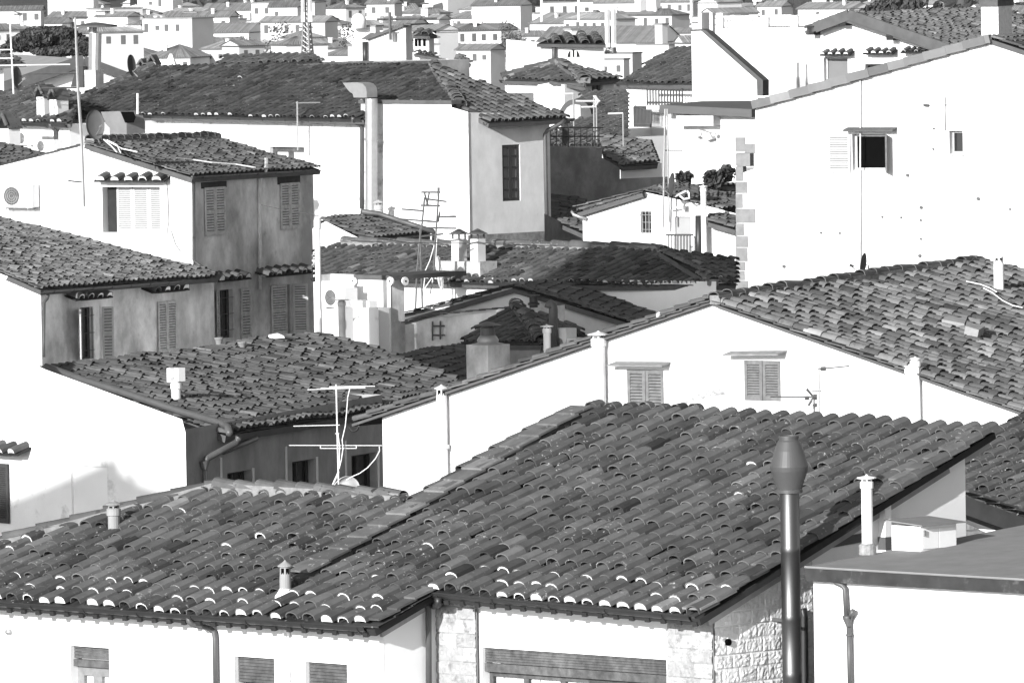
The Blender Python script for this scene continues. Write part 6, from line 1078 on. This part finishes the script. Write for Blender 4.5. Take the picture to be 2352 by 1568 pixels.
# arched window wall in front of the huge roof
dA = 395; gA = VP(1310, 120, dA, (.16, -.987)); AW = thing('arched_window_house', 'white house with hipped roof and one big half round window', 'house', Vector((gA.o.x, gA.o.y, 0)))
mb = MB(); mb.wall(gA, [(1238, 97), (1386, 98)]); mb.shell(gA, [(1238, 97), (1386, 98)], 9, 'LR'); mb.build('wall', PLA, AW)
c = gA.uv(1317, 131); R_ = 14 * mpp(dA); mb = MB(); arc = [gA.P(c[0] + R_ * math.cos(a), c[1] + R_ * 1.25 * math.sin(a), .03) for a in [math.pi * k / 14 for k in range(15)]]; mb.hexa([v - gA.n * .1 for v in arc], arc); wq = mb.build('window', GLASS, AW); mb = MB()
for u in (-.33, .33): mb.boxp(gA, c[0] + R_ * u - .04, c[1], c[0] + R_ * u + .04, c[1] + R_ * 1.1, .03, .08)
mb.build('mullion', WHM, wq)
rAf = RPp(gA.at(1310, 98) + gA.n * .4, (.16, -.987), .3); roof(AW, rAf, [(1233, 98), (1392, 100), (1380, 78), (1284, 77)], seed=171, hi=False, cu=.6, pans=False); pipe(AW, [gA.at(1272, 101, .1), gA.at(1272, 150, .1)], .1, METG)
# hip cupola
p = pt(824, 45, far_depth(62, 12) - 2); mb = MB(); mb.lathe(p, [(1.7, -2), (1.7, 0), (1.45, .7), (.8, 1.25), (.1, 1.45)], 14); meta(mb.build('cupola', FARW[0], smooth=True), 'small white dome above the gabled church', 'dome')
# creeper covered wall
gv = far_depth(104, 6); p = pt(1095, 104, gv); t = thing('creeper_wall', 'long pale garden wall overgrown with bare creepers, upper centre', 'wall', p); pl = VPp(p, A3); mb = MB(); a = pl.uv(1018, 88); b = pl.uv(1200, 160); mb.boxp(pl, a[0], b[1], b[0], a[1] - 2, -.5, 0); mb.build('face', M('garden_wall', .6, .95, .2, .3, stain=(.35, .42, .58, .2)), t); mb = MB(); g = random.Random(2)
for k in range(26): leaves(mb, pl.P(a[0] + (b[0] - a[0]) * (k + .5) / 26, a[1] - 1.9 + g.uniform(-.5, .5), -.5), (1.6, 1.2, 2.1 + g.random()), 150, .3, k)
mb.build('creeper', M('bare_creeper', .13, .9, .4, 1, tone=True), t)
# masts
def lattice(label, x, yb_, yt, d, w):
    b = pt(x, yb_, d); tp = pt(x, yt, d); t = thing('lattice_mast', label, 'mast', b); mb = MB(); H = tp.z - b.z; n = 12; r = w * mpp(d)
    cs = [(math.cos(a), math.sin(a)) for a in (.4, 2.0, 3.5, 5.1)]; wd = lambda f: r * (1 - .62 * f ** .7)
    for i, (cx, cy) in enumerate(cs): mb.tube([b + Vector((cx * wd(k / n), cy * wd(k / n), H * k / n)) for k in range(n + 1)], .05, 4)
    for k in range(n):
        for i in range(4):
            a_, b_ = cs[i], cs[(i + 1) % 4]; f0, f1 = k / n, (k + 1) / n; q0 = b + Vector((a_[0] * wd(f0), a_[1] * wd(f0), H * f0)); q1 = b + Vector((b_[0] * wd(f1), b_[1] * wd(f1), H * f1)); q2 = b + Vector((b_[0] * wd(f0), b_[1] * wd(f0), H * f0)); q3 = b + Vector((a_[0] * wd(f1), a_[1] * wd(f1), H * f1)); mb.tube([q0, q1], .035, 3); mb.tube([q2, q3], .035, 3)
    mb.build('frame', METL, t); mb = MB()
    for k, s in enumerate((.97, .88, .72)):
        q = b + UP * H * s; 
        for dx in (-1, 1): mb.tube([q + Vector((dx * r * .55, -.2, -.6)), q + Vector((dx * r * .55, -.2, .9))], .13, 6)
    mb.build('panel_antenna', WHM, t); return t
lattice('tall pale lattice mast in the middle of the far roofs, left of centre', 706, 126, -12, 520, 15); lattice('shorter lattice mast in front of the huge long roof, right of centre', 1403, 122, 60, 400, 13)
for k, (x, yt, yb_) in enumerate(((1244, -20, 30), (1329, -20, 28), (1588, -20, 32))):
    d = 1300; p = pt(x, yb_ + 20, d); mb = MB(); mb.tube([p, pt(x, yt, d)], 3 * mpp(d), 8); meta(mb.build('flue_mast', FARW[0]), ('thin white mast at the top, leftmost of three', 'thin white mast at the top above the long window row', 'thin white mast at the top right before the wooded slope')[k], 'mast')
# cypress and garden trees
def far_tree(label, x, yb_, yt, w, he=0, d=None, seed=1, kind='tree', dens=1.0):
    d = d or far_depth(yb_, 1.0); b = pt(x, yb_, d); h = (yb_ - yt) * mpp(d); t = thing(kind, label, 'tree', b); mb = MB(); g = random.Random(seed); r = w * mpp(d) / 2
    for k in range(7): f = (k + .5) / 7; rr = r * (1 - abs(f - .4) * (1.1 if kind == 'cypress' else .6)); leaves(mb, b + Vector((g.uniform(-.3, .3) * r, g.uniform(-.3, .3) * r, h * (.15 + .85 * f))), (rr, rr, h / 8), int(90 * dens), max(.25, h * .03), seed * 9 + k)
    mb.build('crown', LEAF, t); mb = MB(); mb.tube([b - UP * 2, b + UP * h * .6], [.3, .1], 6); mb.build('trunk', WOOD, t); return t
for k, (x, yb_, yt, w, lab, kd) in enumerate(((2152, 60, 8, 30, 'dark cypress behind the hooded window house roof', 'cypress'), (2125, 62, 22, 26, 'shorter round tree left of the dark cypress', 'garden_tree'), (442, 116, 96, 80, 'dark roof garden shrubs on the villa terrace', 'garden_tree'), (690, 84, 75, 120, 'trimmed dark hedge row before the long hipped house', 'garden_tree'), (555, 100, 72, 40, 'leafy pergola plants right end of the villa terrace', 'garden_tree'), (230, 30, 0, 36, 'dark tree clump beside the big church flank', 'garden_tree'), (345, 42, 20, 36, 'round dark tree below the tall block with windows', 'garden_tree'), (625, 46, 26, 30, 'dark tree left of the long hipped house', 'garden_tree'), (785, 46, 30, 26, 'dark tree right of the long hipped house', 'garden_tree'), (850, 36, 18, 30, 'dark tree between white blocks near the top centre', 'garden_tree'), (1200, 112, 72, 46, 'dark tree left of the huge long roof', 'garden_tree'), (1280, 60, 42, 44, 'tree before the gabled end house left of the awning house', 'garden_tree'), (1560, 62, 36, 30, 'tree at the right end of the far awning house', 'garden_tree'), (105, 62, 44, 26, 'small dark tree right of the paired window house', 'garden_tree'), (2060, 40, 16, 40, 'pale tree behind the brick chimney side', 'garden_tree'), (2225, 66, 34, 30, 'tree left of the broad brick chimney', 'garden_tree'), (2320, 60, 30, 40, 'tree right of the broad brick chimney', 'garden_tree'))):
    far_tree(lab, x, yb_, yt, w, seed=k + 1, kind=kd, d=None if k not in (0, 1, 15, 16) else 700)
# filler houses of the hazy city: beyond the named ones, set out in streets
g = random.Random(12); nfill = {'gable': 0, 'hip': 0, 'flat': 0}
for row in range(39):
    d0 = 640 * (1.0385 ** row)
    half = d0 * .0569 * 1.04; x = -half + g.uniform(0, 12)
    while x < half:
        W = g.uniform(4.5, 13) * (1 + .012 * row); d = d0 * g.uniform(.98, 1.03); he = g.uniform(6, 12.8) + max(0, row - 30) * .28 * g.random(); c = Vector((x + W / 2, d, ground_z(d) + he)); x += W * g.uniform(1.05, 1.8)
        sx_ = 1176 + (c.x / d) * FS; ye = ((28 - c.z) / d * 9000 - 110) / .43537 - (sx_ - 1176) * -.0157
        kind = g.choice(('gable', 'gable', 'hip', 'hip', 'flat'))
        if ye > 112 or ye < -6 or sx_ > 1900 and ye > 45 or nfill[kind] >= 280: continue
        hw = W / 2 / mpp(d); rise = (g.uniform(1.6, 3.8) * (.34 + .05)) / mpp(d); az = nrm(g.choice((-.35, -.6, .25, -.2, .5, -.9, .8)) + g.uniform(-.1, .1), -.9)
        nm, lab = {'gable': ('gabled_house', 'small pale gabled house in the crowded hazy city'), 'hip': ('hipped_house', 'small pale hipped house in the crowded hazy city'), 'flat': ('flat_topped_house', 'small pale flat topped house in the crowded hazy city')}[kind]
        t = far_house(nm, lab, sx_ - hw * abs(az[1]), sx_ + hw * abs(az[1]), ye - rise, ye, he, az, kind, wins=int(W / 2.6) if g.random() < .8 else 0, d=d, group='small %s houses of the far city' % kind, seed=row * 50 + int(x) % 50, roofm=g.choice((0, 0, 1, 2)), wallm=g.choice((0, 0, 1, 2)), chim=g.random() < .7); nfill[kind] += 1
        if g.random() < .35:
            q = c + Vector((g.uniform(-.3, .3) * W, 2.5, 0)); cp = VPp(q, az); mb = MB(); w2 = g.uniform(.6, 1.6); h2 = g.uniform(2, 4); mb.boxp(cp, -w2, -1, w2, h2, -2.2, 0); mb.build('roof_room', FARW[0], t); mb = MB(); mb.boxp(cp, -w2 - .3, h2, w2 + .3, h2 + .3, -2.5, .3); mb.build('roof_room_top', FARR[g.randrange(3)], t)
for k in range(46):
    d = g.uniform(700, 2200); x = 1176 + g.uniform(-1, .95) * 1176; he = g.uniform(9, 14); zt_y = ((28 - ground_z(d) - he) / d * 9000 - 110) / .43537; zb_y = ((28 - ground_z(d)) / d * 9000 - 110) / .43537
    if zt_y > 100: continue
    far_tree('dark garden tree among the crowded far houses', x, zb_y - 3 / mpp(d), zt_y, g.uniform(4, 8) / mpp(d), d=d, seed=60 + k, kind='garden_tree', dens=.45)['group'] = 'garden trees of the far city'
print('filler', nfill)
# wooded hills closing the view
mb = MB(); hr_ = random.Random(4); nx, ny = 60, 14; vs = []
for j in range(ny + 1):
    for i in range(nx + 1):
        x = -420 + 840 * i / nx; y = 2650 + 1400 * j / ny; f = j / ny; vs.append((x, y, -16 + 150 * f ** 1.1 + 9 * math.sin(x * .02 + j) * f + 6 * math.sin(x * .051 + j * 2.1) * f))
mb.add(vs, [(j * (nx + 1) + i, j * (nx + 1) + i + 1, (j + 1) * (nx + 1) + i + 1, (j + 1) * (nx + 1) + i) for j in range(ny) for i in range(nx)]); meta(mb.build('hills', M('wooded_hillside', .06, .95, .4, .05)), kind='structure')
mb = MB(); nq = np.random.RandomState(8)
for k in range(420):
    x = nq.uniform(-260, 260); f = nq.rand() ** 1.6; y = 2650 + 700 * f; zz = -16 + 150 * (f * .5) ** 1.1
    leaves(mb, (x, y, zz + 4), (7, 6, 6), 14, 2.6, k)
meta(mb.build('woods', LEAF), kind='stuff')
# haze
HZ_D = .000028
mb = MB(); x0, x1, y0, y1, z0, z1 = -1600, 1600, -60, 4300, -20, 190
mb.hexa([Vector(q) for q in ((x0, y0, z0), (x1, y0, z0), (x1, y1, z0), (x0, y1, z0))], [Vector(q) for q in ((x0, y0, z1), (x1, y0, z1), (x1, y1, z1), (x0, y1, z1))])
hm = bpy.data.materials.new('haze_air'); hm.use_nodes = True; nt = hm.node_tree; nt.nodes.clear(); ou = nt.nodes.new('ShaderNodeOutputMaterial'); pv = nt.nodes.new('ShaderNodeVolumePrincipled'); pv.inputs['Color'].default_value = (.95, .95, .95, 1); pv.inputs['Density'].default_value = HZ_D; pv.inputs['Anisotropy'].default_value = .2
nt.links.new(pv.outputs[0], ou.inputs['Volume']); meta(mb.build('haze', hm), kind='stuff')
